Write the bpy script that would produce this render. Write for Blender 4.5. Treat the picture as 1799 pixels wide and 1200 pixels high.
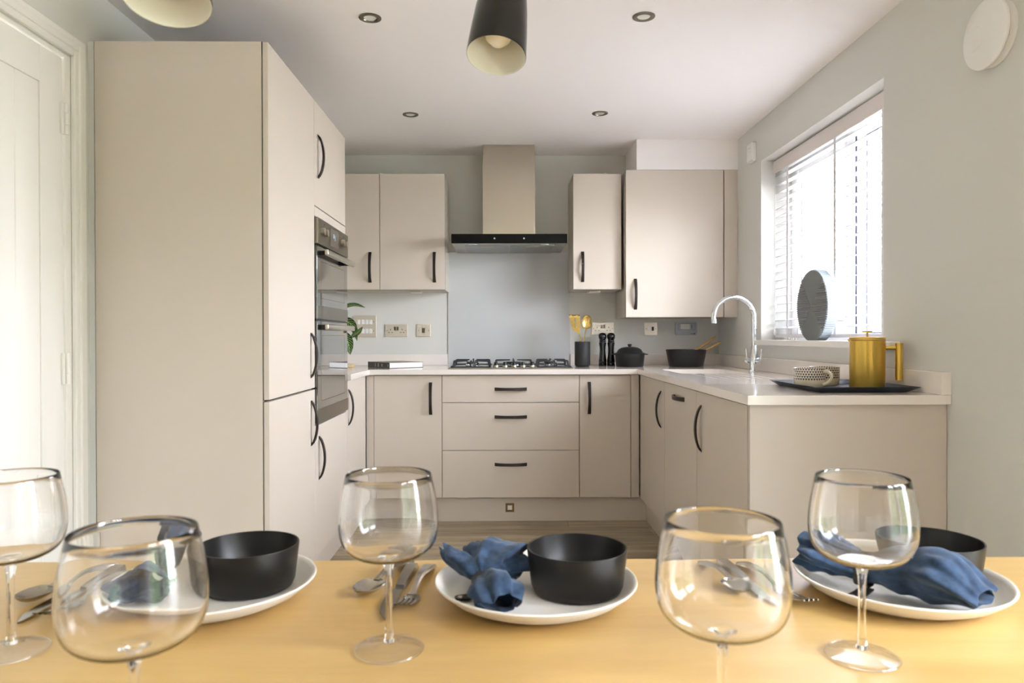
import bpy, bmesh, math, random
from mathutils import Vector, Matrix
random.seed(7)
C = bpy.context.scene.collection
for o in list(bpy.data.objects): bpy.data.objects.remove(o)
sc = bpy.context.scene
PI = math.pi

# ------------------------------------------------------------------ camera
cd = bpy.data.cameras.new('camera'); cam = bpy.data.objects.new('camera', cd); C.objects.link(cam)
sc.camera = cam
F, CZ, YAW, PITCH, ROLL = 1276.55, 1.0898, .0111, .0068, .0019
def cam_rows():
    cy, sy, cp, sp = math.cos(YAW), math.sin(YAW), math.cos(PITCH), math.sin(PITCH)
    X = Vector((cy, -sy, 0)); Yt = Vector((sy, cy, 0)); Z = Vector((0, 0, 1))
    Y = Yt*cp - Z*sp; Zc = Yt*sp + Z*cp
    c, s = math.cos(ROLL), math.sin(ROLL)
    return X*c - Zc*s, X*s + Zc*c, Y
r_, u_, f_ = cam_rows()
M = Matrix((r_, u_, -f_)).transposed().to_4x4(); M.translation = Vector((0, 0, CZ))
cam.matrix_world = M
cd.sensor_width = 36; cd.lens = F/1799*36; cd.clip_start = .02; cd.clip_end = 100
cd.dof.use_dof = True; cd.dof.focus_distance = 3.2; cd.dof.aperture_fstop = 9

# ------------------------------------------------------------------ world, exposure, light
sc.view_settings.view_transform = 'Standard'; sc.view_settings.look = 'None'
sc.view_settings.gamma = 1; sc.view_settings.use_curve_mapping = False
sc.view_settings.exposure = 0.73
sc.cycles.max_bounces = 16; sc.cycles.diffuse_bounces = 10; sc.cycles.glossy_bounces = 6; sc.cycles.transparent_max_bounces = 32; sc.cycles.transmission_bounces = 12
w = bpy.data.worlds.new('sky'); sc.world = w; w.use_nodes = True
nt = w.node_tree; nt.nodes.clear()
ow = nt.nodes.new('ShaderNodeOutputWorld'); bg = nt.nodes.new('ShaderNodeBackground')
tc = nt.nodes.new('ShaderNodeTexCoord'); sx = nt.nodes.new('ShaderNodeSeparateXYZ'); rp = nt.nodes.new('ShaderNodeValToRGB')
nt.links.new(tc.outputs['Generated'], sx.inputs[0]); nt.links.new(sx.outputs['Z'], rp.inputs[0])
rp.color_ramp.elements[0].color = (.90, .93, 1, 1); rp.color_ramp.elements[1].color = (.80, .86, 1, 1); rp.color_ramp.elements[1].position = .7
nt.links.new(rp.outputs[0], bg.inputs[0]); bg.inputs[1].default_value = 30.0
nt.links.new(bg.outputs[0], ow.inputs[0])
def portal(loc, rot, sxx, syy):
    l = bpy.data.lights.new('window_portal', 'AREA'); l.shape = 'RECTANGLE'; l.size = sxx; l.size_y = syy
    l.cycles.is_portal = True
    o = bpy.data.objects.new('window_portal', l); C.objects.link(o); o.location = loc; o.rotation_euler = rot
sn = bpy.data.lights.new('sun', 'SUN'); sn.energy = 16; sn.angle = .02; sn.color = (1, .98, .96)
so0 = bpy.data.objects.new('sun', sn); C.objects.link(so0); so0.rotation_euler = Vector((-.30, .08, .95)).to_track_quat('Z', 'Y').to_euler()
portal((1.74, 3.37, 1.56), (0, PI/2, 0), .98, 1.3)
portal((1.74, -.2, 1.05), (0, PI/2, 0), 2.1, 2.0)

# ------------------------------------------------------------------ materials
def srgb(r, g, b):
    f = lambda c: (c/255/12.92) if c/255 <= .04045 else ((c/255+.055)/1.055)**2.4
    return (f(r), f(g), f(b), 1)
def mat(name, col, rough=.5, metal=0, spec=.5, coat=0, coat_r=.05, trans=0, ior=1.5, emit=None, es=1, bump=None, var=None, sheen=0, aniso=0):
    m = bpy.data.materials.new(name); m.use_nodes = True; n = m.node_tree; b = n.nodes['Principled BSDF']
    b.inputs['Base Color'].default_value = col; b.inputs['Roughness'].default_value = rough
    b.inputs['Metallic'].default_value = metal; b.inputs['Specular IOR Level'].default_value = spec
    b.inputs['Coat Weight'].default_value = coat; b.inputs['Coat Roughness'].default_value = coat_r
    b.inputs['Transmission Weight'].default_value = trans; b.inputs['IOR'].default_value = ior
    b.inputs['Sheen Weight'].default_value = sheen; b.inputs['Anisotropic'].default_value = aniso
    if emit: b.inputs['Emission Color'].default_value = emit; b.inputs['Emission Strength'].default_value = es
    tcn = n.nodes.new('ShaderNodeTexCoord')
    if bump:
        sc_, st, dist = bump
        t = n.nodes.new('ShaderNodeTexNoise'); t.inputs['Scale'].default_value = sc_; t.inputs['Detail'].default_value = 3
        bp = n.nodes.new('ShaderNodeBump'); bp.inputs['Strength'].default_value = st; bp.inputs['Distance'].default_value = dist
        n.links.new(tcn.outputs['Object'], t.inputs['Vector']); n.links.new(t.outputs[0], bp.inputs['Height']); n.links.new(bp.outputs[0], b.inputs['Normal'])
    if var:
        vs, amt = var
        t = n.nodes.new('ShaderNodeTexNoise'); t.inputs['Scale'].default_value = vs; t.inputs['Detail'].default_value = 4
        r = n.nodes.new('ShaderNodeMapRange'); r.inputs[3].default_value = 1-amt; r.inputs[4].default_value = 1+amt
        mx = n.nodes.new('ShaderNodeVectorMath'); mx.operation = 'SCALE'; mx.inputs[0].default_value = col[:3]
        n.links.new(tcn.outputs['Object'], t.inputs['Vector']); n.links.new(t.outputs[0], r.inputs[0]); n.links.new(r.outputs[0], mx.inputs['Scale'])
        n.links.new(mx.outputs[0], b.inputs['Base Color'])
    return m
def wood(name, c1, c2, scale, rough, axis, coat=0, vary=0, rings=6, coat_r=.1):
    m = mat(name, c1, rough, coat=coat, coat_r=coat_r); n = m.node_tree; b = n.nodes['Principled BSDF']
    t = n.nodes.new('ShaderNodeTexCoord'); mp = n.nodes.new('ShaderNodeMapping')
    mp.inputs['Scale'].default_value = scale
    oi = n.nodes.new('ShaderNodeObjectInfo'); ad = n.nodes.new('ShaderNodeVectorMath'); ad.operation = 'ADD'
    ml = n.nodes.new('ShaderNodeMath'); ml.operation = 'MULTIPLY'; ml.inputs[1].default_value = 37.0 if vary else 0
    n.links.new(oi.outputs['Random'], ml.inputs[0]); n.links.new(t.outputs['Object'], ad.inputs[0]); n.links.new(ml.outputs[0], ad.inputs[1])
    n.links.new(ad.outputs[0], mp.inputs[0])
    n1 = n.nodes.new('ShaderNodeTexNoise'); n1.inputs['Scale'].default_value = 1; n1.inputs['Detail'].default_value = 8; n1.inputs['Roughness'].default_value = .62; n1.inputs['Distortion'].default_value = .4
    n.links.new(mp.outputs[0], n1.inputs['Vector'])
    rmp = n.nodes.new('ShaderNodeValToRGB'); rmp.color_ramp.elements[0].position = .35; rmp.color_ramp.elements[1].position = .65
    rmp.color_ramp.elements[0].color = c2; rmp.color_ramp.elements[1].color = c1
    n.links.new(n1.outputs[0], rmp.inputs[0])
    if vary:
        mr = n.nodes.new('ShaderNodeMapRange'); mr.inputs[3].default_value = 1-vary; mr.inputs[4].default_value = 1+vary
        vm = n.nodes.new('ShaderNodeVectorMath'); vm.operation = 'SCALE'
        n.links.new(oi.outputs['Random'], mr.inputs[0]); n.links.new(rmp.outputs[0], vm.inputs[0]); n.links.new(mr.outputs[0], vm.inputs['Scale']); n.links.new(vm.outputs[0], b.inputs['Base Color'])
    else: n.links.new(rmp.outputs[0], b.inputs['Base Color'])
    bp = n.nodes.new('ShaderNodeBump'); bp.inputs['Strength'].default_value = .12; bp.inputs['Distance'].default_value = .0006
    n.links.new(n1.outputs[0], bp.inputs['Height']); n.links.new(bp.outputs[0], b.inputs['Normal'])
    return m
m_wall = mat('wall_paint', srgb(215, 215, 210), .85, spec=.2, bump=(260, .05, .0005))
m_ceil = mat('ceiling_paint', srgb(244, 240, 238), .9, spec=.1)
m_white = mat('white_gloss_paint', srgb(236, 234, 228), .38)
m_upvc = mat('white_upvc', srgb(240, 240, 240), .3)
m_gasket = mat('dark_gasket', srgb(50, 55, 80), .6)
m_cab = mat('cashmere_cabinet', srgb(206, 196, 184), .42, spec=.35, bump=(700, .03, .0002))
m_carc = mat('carcass_board', srgb(198, 190, 177), .5, spec=.35)
m_gap = mat('cabinet_shadow_gap', srgb(60, 52, 40), .8)
m_handle = mat('dark_bronze', srgb(62, 56, 52), .38, .75, bump=(300, .15, .0004))
m_quartz = mat('white_quartz', srgb(236, 229, 222), .13, coat=.3, var=(5, .03))
m_sink = mat('white_sink', srgb(240, 238, 234), .15, coat=.5)
m_steel = mat('brushed_steel', srgb(190, 182, 166), .28, 1, aniso=.6)
m_steelhob = mat('brushed_steel_hob', srgb(180, 172, 158), .3, 1)
m_fascia = mat('dark_steel_fascia', srgb(132, 126, 112), .32, 1)
m_chrome = mat('chrome', srgb(225, 228, 232), .05, 1)
m_glossblack = mat('black_glass', srgb(5, 5, 5), .08, spec=.12)
m_iron = mat('cast_iron', srgb(52, 54, 58), .55, bump=(500, .2, .0004))
m_dark = mat('dark_plastic', srgb(30, 30, 30), .4)
m_splash = mat('grey_backpainted_glass', srgb(196, 198, 199), .5, spec=.3, coat=1, coat_r=.02)
m_brass = mat('brushed_brass', srgb(222, 186, 92), .34, 1, aniso=.9)
m_brass.node_tree.nodes['Principled BSDF'].inputs['Anisotropic Rotation'].default_value = .25
m_brassu = mat('brass_utensil', srgb(222, 192, 116), .25, 1)
m_blackmat = mat('matt_black_ceramic', srgb(26, 27, 28), .42, spec=.45, bump=(400, .05, .0004))
m_slate = mat('slate_pot', srgb(34, 36, 38), .6, bump=(150, .25, .0008), var=(60, .12))
m_blackgl = mat('black_gloss_wood', srgb(14, 14, 15), .22, coat=.4)
m_socket = mat('satin_nickel_plate', srgb(226, 216, 200), .28, .4)
m_switch = mat('white_plastic_switch', srgb(235, 235, 232), .35)
m_grey = mat('grey_plastic', srgb(174, 180, 188), .45)
m_lcd = mat('pale_display', srgb(226, 226, 220), .25)
m_oven = mat('oven_glass', srgb(52, 50, 46), .03, spec=.9, coat=1, coat_r=.01)
m_plate = mat('stoneware_plate', srgb(226, 222, 214), .45, bump=(120, .04, .0005), var=(200, .02))
m_bowl = mat('black_glazed_bowl', srgb(24, 22, 20), .36, spec=.3, coat=.12, coat_r=.3)
m_cut = mat('cutlery_steel', srgb(168, 162, 152), .18, 1)
m_leather = mat('dark_leather', srgb(34, 30, 28), .5, bump=(300, .3, .0006))
m_press = m_brass
m_tray = mat('navy_tray', srgb(42, 52, 66), .42, .2)
m_vase = mat('dark_grey_stone', srgb(128, 132, 132), .75, bump=(300, .2, .0005))
m_vaseedge = mat('pale_grey_rim', srgb(150, 160, 166), .7, bump=(200, .2, .0005))
m_shade = mat('black_enamel', srgb(8, 8, 7), .25, spec=.25, coat=.15, coat_r=.1)
m_ivory = mat('ivory_enamel', srgb(228, 224, 208), .3)
m_bulb = mat('opal_bulb', srgb(238, 230, 210), .3)
m_paper = mat('paper_pages', srgb(240, 240, 240), .8)
m_bookc = mat('book_cloth', srgb(96, 93, 84), .7)
m_bookt = mat('book_top', srgb(150, 142, 124), .5)
m_oak = wood('oak_utensil', srgb(206, 168, 104), srgb(180, 138, 76), (30, 4, 4), .55, 0)
m_block = mat('pale_wood_block', srgb(230, 208, 166), .6)
m_glazeb = mat('blue_glaze_pot', srgb(70, 96, 130), .25)
m_soil = mat('soil', srgb(50, 38, 28), .95)
m_blind = mat('white_slat', srgb(226, 224, 226), .35)
m_pelmet = mat('pelmet_white', srgb(226, 218, 214), .5)
m_brick = mat('neighbour_brick', srgb(196, 160, 140), .9, var=(3, .1))
m_roof = mat('neighbour_roof', srgb(110, 100, 95), .9)
m_lawn = mat('lawn_grass', srgb(110, 117, 95), .95, var=(2, .2))
m_bounce = mat('bounce_stone', srgb(214, 210, 204), .85)
m_pane = mat('far_window_glass', srgb(120, 130, 135), .1)
m_floor = wood('floor_plank', srgb(176, 163, 138), srgb(138, 124, 100), (2.2, 26, 8), .45, 0, vary=.12)
m_table = wood('birch_tabletop', srgb(194, 161, 98), srgb(172, 136, 74), (1.3, 10, 5), .42, 0, coat=.6, coat_r=.33)

def glassmat(name, thin=False):
    m = bpy.data.materials.new(name); m.use_nodes = True; n = m.node_tree; n.nodes.clear()
    o = n.nodes.new('ShaderNodeOutputMaterial')
    if thin:   # flat pane: no refraction offset
        a = n.nodes.new('ShaderNodeBsdfTransparent'); g = n.nodes.new('ShaderNodeBsdfGlossy'); g.inputs['Roughness'].default_value = .0
        fr = n.nodes.new('ShaderNodeFresnel'); ge = n.nodes.new('ShaderNodeNewGeometry'); mr = n.nodes.new('ShaderNodeMapRange')
        mr.inputs[3].default_value = 1.45; mr.inputs[4].default_value = 1/1.45   # same reflectance from both sides of the thin wall
        n.links.new(ge.outputs['Backfacing'], mr.inputs[0]); n.links.new(mr.outputs[0], fr.inputs[0]); mx = n.nodes.new('ShaderNodeMixShader')
        n.links.new(fr.outputs[0], mx.inputs[0]); n.links.new(a.outputs[0], mx.inputs[1]); n.links.new(g.outputs[0], mx.inputs[2]); n.links.new(mx.outputs[0], o.inputs[0])
    else:
        g = n.nodes.new('ShaderNodeBsdfGlass'); g.inputs['IOR'].default_value = 1.48; g.inputs['Roughness'].default_value = 0
        g.inputs['Color'].default_value = (1, 1, 1, 1); n.links.new(g.outputs[0], o.inputs[0])
    return m
m_thin = glassmat('thin_crystal', True); m_wine = glassmat('clear_crystal'); m_wpane = glassmat('window_glass', True)

def cloth_mat():
    m = mat('blue_linen', srgb(48, 78, 122), .9, spec=.15, sheen=.15); n = m.node_tree; b = n.nodes['Principled BSDF']
    t = n.nodes.new('ShaderNodeTexCoord'); ws = []
    for ax in ('X', 'Y', 'Z'):
        wv = n.nodes.new('ShaderNodeTexWave'); wv.bands_direction = ax; wv.inputs['Scale'].default_value = 420; wv.inputs['Distortion'].default_value = 1.5
        n.links.new(t.outputs['Object'], wv.inputs['Vector']); ws.append(wv)
    a = n.nodes.new('ShaderNodeMath'); a.operation = 'ADD'; a2 = n.nodes.new('ShaderNodeMath'); a2.operation = 'ADD'
    n.links.new(ws[0].outputs['Fac'], a.inputs[0]); n.links.new(ws[1].outputs['Fac'], a.inputs[1]); n.links.new(a.outputs[0], a2.inputs[0]); n.links.new(ws[2].outputs['Fac'], a2.inputs[1])
    bp = n.nodes.new('ShaderNodeBump'); bp.inputs['Strength'].default_value = .15; bp.inputs['Distance'].default_value = .0003
    n.links.new(a2.outputs[0], bp.inputs['Height']); n.links.new(bp.outputs[0], b.inputs['Normal'])
    ns = n.nodes.new('ShaderNodeTexNoise'); ns.inputs['Scale'].default_value = 60; ns.inputs['Detail'].default_value = 6
    n.links.new(t.outputs['Object'], ns.inputs['Vector'])
    r = n.nodes.new('ShaderNodeValToRGB'); r.color_ramp.elements[0].color = srgb(30, 44, 62); r.color_ramp.elements[1].color = srgb(56, 76, 102)
    r.color_ramp.elements[0].position = .3; r.color_ramp.elements[1].position = .7
    n.links.new(ns.outputs[0], r.inputs[0]); n.links.new(r.outputs[0], b.inputs['Base Color'])
    return m
m_cloth = cloth_mat()

def mug_mat():
    m = mat('printed_mug_glaze', srgb(226, 216, 188), .25, coat=.4); n = m.node_tree; b = n.nodes['Principled BSDF']
    L = n.links; N = n.nodes
    def math_(op, a, b_=None, c=None):
        q = N.new('ShaderNodeMath'); q.operation = op
        for i, v in enumerate((a, b_, c)):
            if v is None: continue
            if isinstance(v, (int, float)): q.inputs[i].default_value = v
            else: L.new(v, q.inputs[i])
        return q.outputs[0]
    t = N.new('ShaderNodeTexCoord'); s = N.new('ShaderNodeSeparateXYZ'); L.new(t.outputs['Object'], s.inputs[0])
    ang = math_('ARCTAN2', s.outputs['Y'], s.outputs['X'])
    row = math_('MULTIPLY', math_('SUBTRACT', .0690, s.outputs['Z']), 1/.0088)
    rf = math_('FRACT', row); ri = math_('FLOOR', row)
    u = math_('FRACT', math_('ADD', math_('MULTIPLY', ang, 36/(2*PI)), math_('MULTIPLY', ri, .5)))
    du = math_('ABSOLUTE', math_('SUBTRACT', u, .5))
    tri = math_('LESS_THAN', du, math_('MULTIPLY', math_('SUBTRACT', .95, rf), .52))
    band = math_('LESS_THAN', row, 5.0); top = math_('GREATER_THAN', rf, .12)
    f = math_('MULTIPLY', math_('MULTIPLY', tri, band), top)
    mx = N.new('ShaderNodeMix'); mx.data_type = 'RGBA'; L.new(f, mx.inputs[0]); mx.inputs[6].default_value = srgb(226, 216, 190); mx.inputs[7].default_value = srgb(28, 36, 84)
    L.new(mx.outputs[2], b.inputs['Base Color'])
    return m
m_mug = mug_mat()
def leaf_mat():
    m = mat('variegated_leaf', srgb(40, 80, 36), .4); n = m.node_tree; b = n.nodes['Principled BSDF']
    uv = n.nodes.new('ShaderNodeUVMap'); s = n.nodes.new('ShaderNodeSeparateXYZ'); n.links.new(uv.outputs[0], s.inputs[0])
    def ma(op, a, b_):
        q = n.nodes.new('ShaderNodeMath'); q.operation = op
        for i, v in enumerate((a, b_)):
            if isinstance(v, (int, float)): q.inputs[i].default_value = v
            else: n.links.new(v, q.inputs[i])
        return q.outputs[0]
    d = ma('ABSOLUTE', ma('SUBTRACT', s.outputs['X'], .5), 0)
    ph = ma('FRACT', ma('ADD', ma('MULTIPLY', s.outputs['Y'], 9.0), ma('MULTIPLY', d, -5.0)), 0)
    v = ma('MULTIPLY', ma('LESS_THAN', ma('ABSOLUTE', ma('SUBTRACT', ph, .5), 0), .13), ma('LESS_THAN', d, .42))
    mid = ma('LESS_THAN', d, .035); f = ma('MAXIMUM', v, mid)
    mx = n.nodes.new('ShaderNodeMix'); mx.data_type = 'RGBA'; n.links.new(f, mx.inputs[0]); mx.inputs[6].default_value = srgb(44, 84, 40); mx.inputs[7].default_value = srgb(186, 214, 140)
    n.links.new(mx.outputs[2], b.inputs['Base Color'])
    return m
m_leaf = leaf_mat()

# ------------------------------------------------------------------ helpers
ORG = {}
def bx(bm, x0, x1, y0, y1, z0, z1, bev=0, seg=2):
    b = bmesh.new(); bmesh.ops.create_cube(b, size=1)
    for v in b.verts: v.co = Vector(((x0+x1)/2 + v.co.x*(x1-x0), (y0+y1)/2 + v.co.y*(y1-y0), (z0+z1)/2 + v.co.z*(z1-z0)))
    if bev: bmesh.ops.bevel(b, geom=b.edges[:], offset=bev, segments=seg, affect='EDGES', profile=.5)
    add(bm, b)
def add(bm, b, M_=None):
    if M_ is not None: bmesh.ops.transform(b, matrix=M_, verts=b.verts)
    me = bpy.data.meshes.new('t'); b.to_mesh(me); b.free(); bm.from_mesh(me); bpy.data.meshes.remove(me)
def BX(*a, **k):
    bm = bmesh.new(); bx(bm, *a, **k); return bm
def cyl(bm, p0, p1, r0, r1=None, n=24, caps=True):
    r1 = r0 if r1 is None else r1
    p0, p1 = Vector(p0), Vector(p1); d = p1-p0
    b = bmesh.new(); bmesh.ops.create_cone(b, cap_ends=caps, segments=n, radius1=r0, radius2=r1, depth=d.length)
    q = Vector((0, 0, 1)).rotation_difference(d.normalized())
    add(bm, b, Matrix.Translation((p0+p1)/2) @ q.to_matrix().to_4x4())
def lathe(bm, prof, cx=0, cy=0, z0=0, n=48):
    rings = []
    for r, z in prof:
        if r < 1e-6: rings.append([bm.verts.new((cx, cy, z0+z))])
        else: rings.append([bm.verts.new((cx+r*math.cos(2*PI*i/n), cy+r*math.sin(2*PI*i/n), z0+z)) for i in range(n)])
    for a, b in zip(rings, rings[1:]):
        for i in range(n):
            j = (i+1) % n
            if len(a) == 1 and len(b) > 1: bm.faces.new((a[0], b[j], b[i]))
            elif len(b) == 1 and len(a) > 1: bm.faces.new((a[i], a[j], b[0]))
            elif len(a) > 1: bm.faces.new((a[i], a[j], b[j], b[i]))
def LA(prof, cx=0, cy=0, z0=0, n=48):
    bm = bmesh.new(); lathe(bm, prof, cx, cy, z0, n); bmesh.ops.recalc_face_normals(bm, faces=bm.faces); return bm
def catmull(P, k=8):
    P = [Vector(p) for p in P]; out = []
    Q = [P[0]*2-P[1]]+P+[P[-1]*2-P[-2]]
    for i in range(1, len(Q)-2):
        for j in range(k):
            t = j/k; a, b, c, d = Q[i-1], Q[i], Q[i+1], Q[i+2]
            out.append(.5*((2*b)+(c-a)*t+(2*a-5*b+4*c-d)*t*t+(3*b-a-3*c+d)*t**3))
    out.append(P[-1]); return out
def tube(bm, pts, r, n=12, rs=None, flat=None):
    pts = [Vector(p) for p in pts]; prev = None; rings = []
    up = Vector((0, 0, 1)); nrm = None
    for i, p in enumerate(pts):
        t = (pts[min(i+1, len(pts)-1)]-pts[max(i-1, 0)]).normalized()
        if nrm is None:
            nrm = t.cross(up) if abs(t.z) < .95 else t.cross(Vector((1, 0, 0)))
        nrm = (nrm - t*nrm.dot(t)).normalized(); bn = t.cross(nrm)
        rr = rs[i] if rs else r; fl = flat if flat else 1
        rings.append([bm.verts.new(p+nrm*math.cos(2*PI*k/n)*rr+bn*math.sin(2*PI*k/n)*rr*fl) for k in range(n)])
    for a, b in zip(rings, rings[1:]):
        for k in range(n): bm.faces.new((a[k], a[(k+1) % n], b[(k+1) % n], b[k]))
    bm.faces.new(rings[0][::-1]); bm.faces.new(rings[-1])
def prism(bm, pts, axis, a0, a1):
    """extrude polygon (2-D points) along axis 'x','y' or 'z'"""
    def P(p, a):
        return {'x': (a, p[0], p[1]), 'y': (p[0], a, p[1]), 'z': (p[0], p[1], a)}[axis]
    A = [bm.verts.new(P(p, a0)) for p in pts]; B = [bm.verts.new(P(p, a1)) for p in pts]
    bm.faces.new(A); bm.faces.new(B[::-1]); n = len(pts)
    for i in range(n): bm.faces.new((A[i], B[i], B[(i+1) % n], A[(i+1) % n]))
    bmesh.ops.recalc_face_normals(bm, faces=bm.faces)
def cells(xs, ys, z0, z1, keep, perm='z'):
    """slab from a grid of kept cells, inner walls removed (holes allowed)"""
    bm = bmesh.new(); V = {}
    def v(i, j, k):
        if (i, j, k) not in V:
            a, b, c = xs[i], ys[j], (z0, z1)[k]
            V[(i, j, k)] = bm.verts.new({'z': (a, b, c), 'x': (c, a, b), 'y': (a, c, b)}[perm])
        return V[(i, j, k)]
    K = lambda i, j: 0 <= i < len(xs)-1 and 0 <= j < len(ys)-1 and keep((xs[i]+xs[i+1])/2, (ys[j]+ys[j+1])/2)
    for i in range(len(xs)-1):
        for j in range(len(ys)-1):
            if not K(i, j): continue
            for k in (0, 1): bm.faces.new([v(i, j, k), v(i+1, j, k), v(i+1, j+1, k), v(i, j+1, k)])
            for (di, dj, a, b) in ((-1, 0, (i, j), (i, j+1)), (1, 0, (i+1, j), (i+1, j+1)), (0, -1, (i, j), (i+1, j)), (0, 1, (i, j+1), (i+1, j+1))):
                if not K(i+di, j+dj): bm.faces.new([v(*a, 0), v(*b, 0), v(*b, 1), v(*a, 1)])
    bmesh.ops.recalc_face_normals(bm, faces=bm.faces); return bm
def obj(name, bm, m, parent=None, org=None, smooth=None, label=None):
    """bm in world coordinates; stored relative to org (default: the parent's origin)"""
    o3 = Vector(org) if org is not None else (ORG[parent.name] if parent else Vector((0, 0, 0)))
    me = bpy.data.meshes.new(name); bmesh.ops.translate(bm, vec=-o3, verts=bm.verts)
    bm.normal_update(); bm.to_mesh(me); bm.free(); me.materials.append(m)
    if smooth:
        me.polygons.foreach_set('use_smooth', [True]*len(me.polygons))
        if smooth is not True: me.set_sharp_from_angle(angle=math.radians(smooth))
    o = bpy.data.objects.new(name, me); C.objects.link(o); ORG[o.name] = o3
    if parent: o.parent = parent; o.location = o3-ORG[parent.name]
    else: o.location = o3
    if label: o['label'] = label
    return o
def tag(o, label, cat, group=None, kind=None):
    if label: o['label'] = label
    if cat: o['category'] = cat
    if group: o['group'] = group
    if kind: o['kind'] = kind
    return o
def thing(name, loc, label, cat, group=None):
    o = bpy.data.objects.new(name, None); C.objects.link(o); o.empty_display_size = .05
    o.location = loc; ORG[o.name] = Vector(loc); return tag(o, label, cat, group)
def struct(name, bm, m, smooth=None):
    return tag(obj(name, bm, m, smooth=smooth), None, None, kind='structure')
def copy_tree(o, parent=None):
    c = o.copy(); C.objects.link(c); c.parent = parent; ORG[c.name] = ORG[o.name].copy()
    for ch in list(o.children): copy_tree(ch, c)
    return c

# ------------------------------------------------------------------ room shell
XL, XR, YB, YF, H = -1.41, 1.43, 4.82, -1.9, 2.29
fl = struct('floor', BX(XL-.2, XR+.3, YF-.1, YB+.1, -.12, -.0125), m_gap)
# planks
y = YF; k = 0
while y < 4.34:
    x = XL-(0, .47, .83, .21, .66)[k % 5]
    while x < XR:
        a, b = max(x, XL), min(x+1.22, XR)
        if b-a > .03:
            p = obj('plank', BX(a+.0008, b-.0008, y+.0008, min(y+.178, YB)-.0008, -.012, 0, bev=.0012, seg=1), m_floor, fl)
        x += 1.22
    y += .178; k += 1
struct('ceiling', BX(XL-.1, XR+.3, YF-.1, YB+.1, H, H+.1), m_ceil)
struct('wall_back', BX(XL-.1, XR+.3, YB, YB+.1, 0, H), m_wall)
struct('wall_front', BX(XL-.1, XR+.3, YF-.1, YF, 0, H), mat('bounce_cutting_grey', srgb(112, 112, 110), .85))  # unseen wall, painted grey to cut light bounced back on the units
struct('wall_left', cells([YF, 1.53, 2.385, YB], [0, 2.0, H], XL-.1, XL, lambda a, b: not (1.53 < a < 2.385 and b < 2.0), 'x'), m_wall)
W0, W1, WZ0, WZ1 = 2.7228, 4.0252, 1.045, 2.061
struct('wall_right', cells([YF, -1.2, .8, W0, W1, YB], [0, WZ0, WZ1, 2.1, H], XR, XR+.28,
       lambda a, b: not ((W0 < a < W1 and WZ0 < b < WZ1) or (-1.2 < a < .8 and b < 2.1)), 'x'), m_wall)
struct('trim_1', BX(.8107, XR, 4.425, YB, 2.1055, H), m_ceil)        # boxed-in duct over the corner cabinet
struct('baseboard_right', BX(XR-.016, XR, 1.08, 2.32, 0, .1, bev=.003), m_white)
struct('baseboard_left', BX(XL, XL+.016, -1.85, 1.45, 0, .1, bev=.003), m_white)
# door casing on the left wall
bm = bmesh.new()
for (ya, yb, za, zb) in ((2.385, 2.45, 0, 2.069), (1.465, 1.53, 0, 2.069), (1.53, 2.385, 2.004, 2.069)):
    bx(bm, XL, XL+.016, ya, yb, za, zb, .004)
for (ya, yb, za, zb) in ((2.405, 2.43, 0, 2.045), (1.485, 1.51, 0, 2.045), (1.51, 2.405, 2.024, 2.049)):
    bx(bm, XL+.010, XL+.022, ya, yb, za, zb, .005)
for (ya, yb, za, zb) in ((2.353, 2.385, 0, 2.0), (1.53, 1.562, 0, 2.0), (1.562, 2.353, 1.988, 2.0)):
    bx(bm, XL-.1, XL+.002, ya, yb, za, zb, .002)
struct('trim_2', bm, m_white)
# door leaf: stiles, rails and boards with v-joints
dr = bpy.data.objects.new('door_1', None); C.objects.link(dr); dr.location = (XL, 2.35, 0); ORG['door_1'] = Vector((XL, 2.35, 0)); dr['kind'] = 'structure'
xf = XL-.004
obj('stile', BX(xf-.04, xf, 2.238, 2.350, .006, 1.984, bev=.002), m_white, dr)
obj('stile', BX(xf-.04, xf, 1.565, 1.68, .006, 1.984, bev=.002), m_white, dr)
obj('rail', BX(xf-.04, xf, 1.68, 2.238, 1.872, 1.984, bev=.002), m_white, dr)
obj('rail', BX(xf-.04, xf, 1.68, 2.238, .006, .2, bev=.002), m_white, dr)
yy = 1.68
for i in range(5):
    obj('board', BX(xf-.035, xf-.0035, yy+.0003, yy+.1113, .2, 1.872, bev=.003, seg=1), m_white, dr); yy += .1116
for z in (1.79, .99, .2):
    h = bmesh.new(); cyl(h, (XL+.008, 2.352, z-.05), (XL+.008, 2.352, z-.02), .006, n=12); cyl(h, (XL+.008, 2.352, z-.0185), (XL+.008, 2.352, z+.0185), .0066, n=12); cyl(h, (XL+.008, 2.352, z+.02), (XL+.008, 2.352, z+.05), .006, n=12)
    bx(h, XL-.003, XL+.003, 2.335, 2.352, z-.05, z+.05); bx(h, XL-.003, XL+.003, 2.352, 2.372, z-.05, z+.05)
    obj('hinge', h, m_white, dr, smooth=40)

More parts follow.
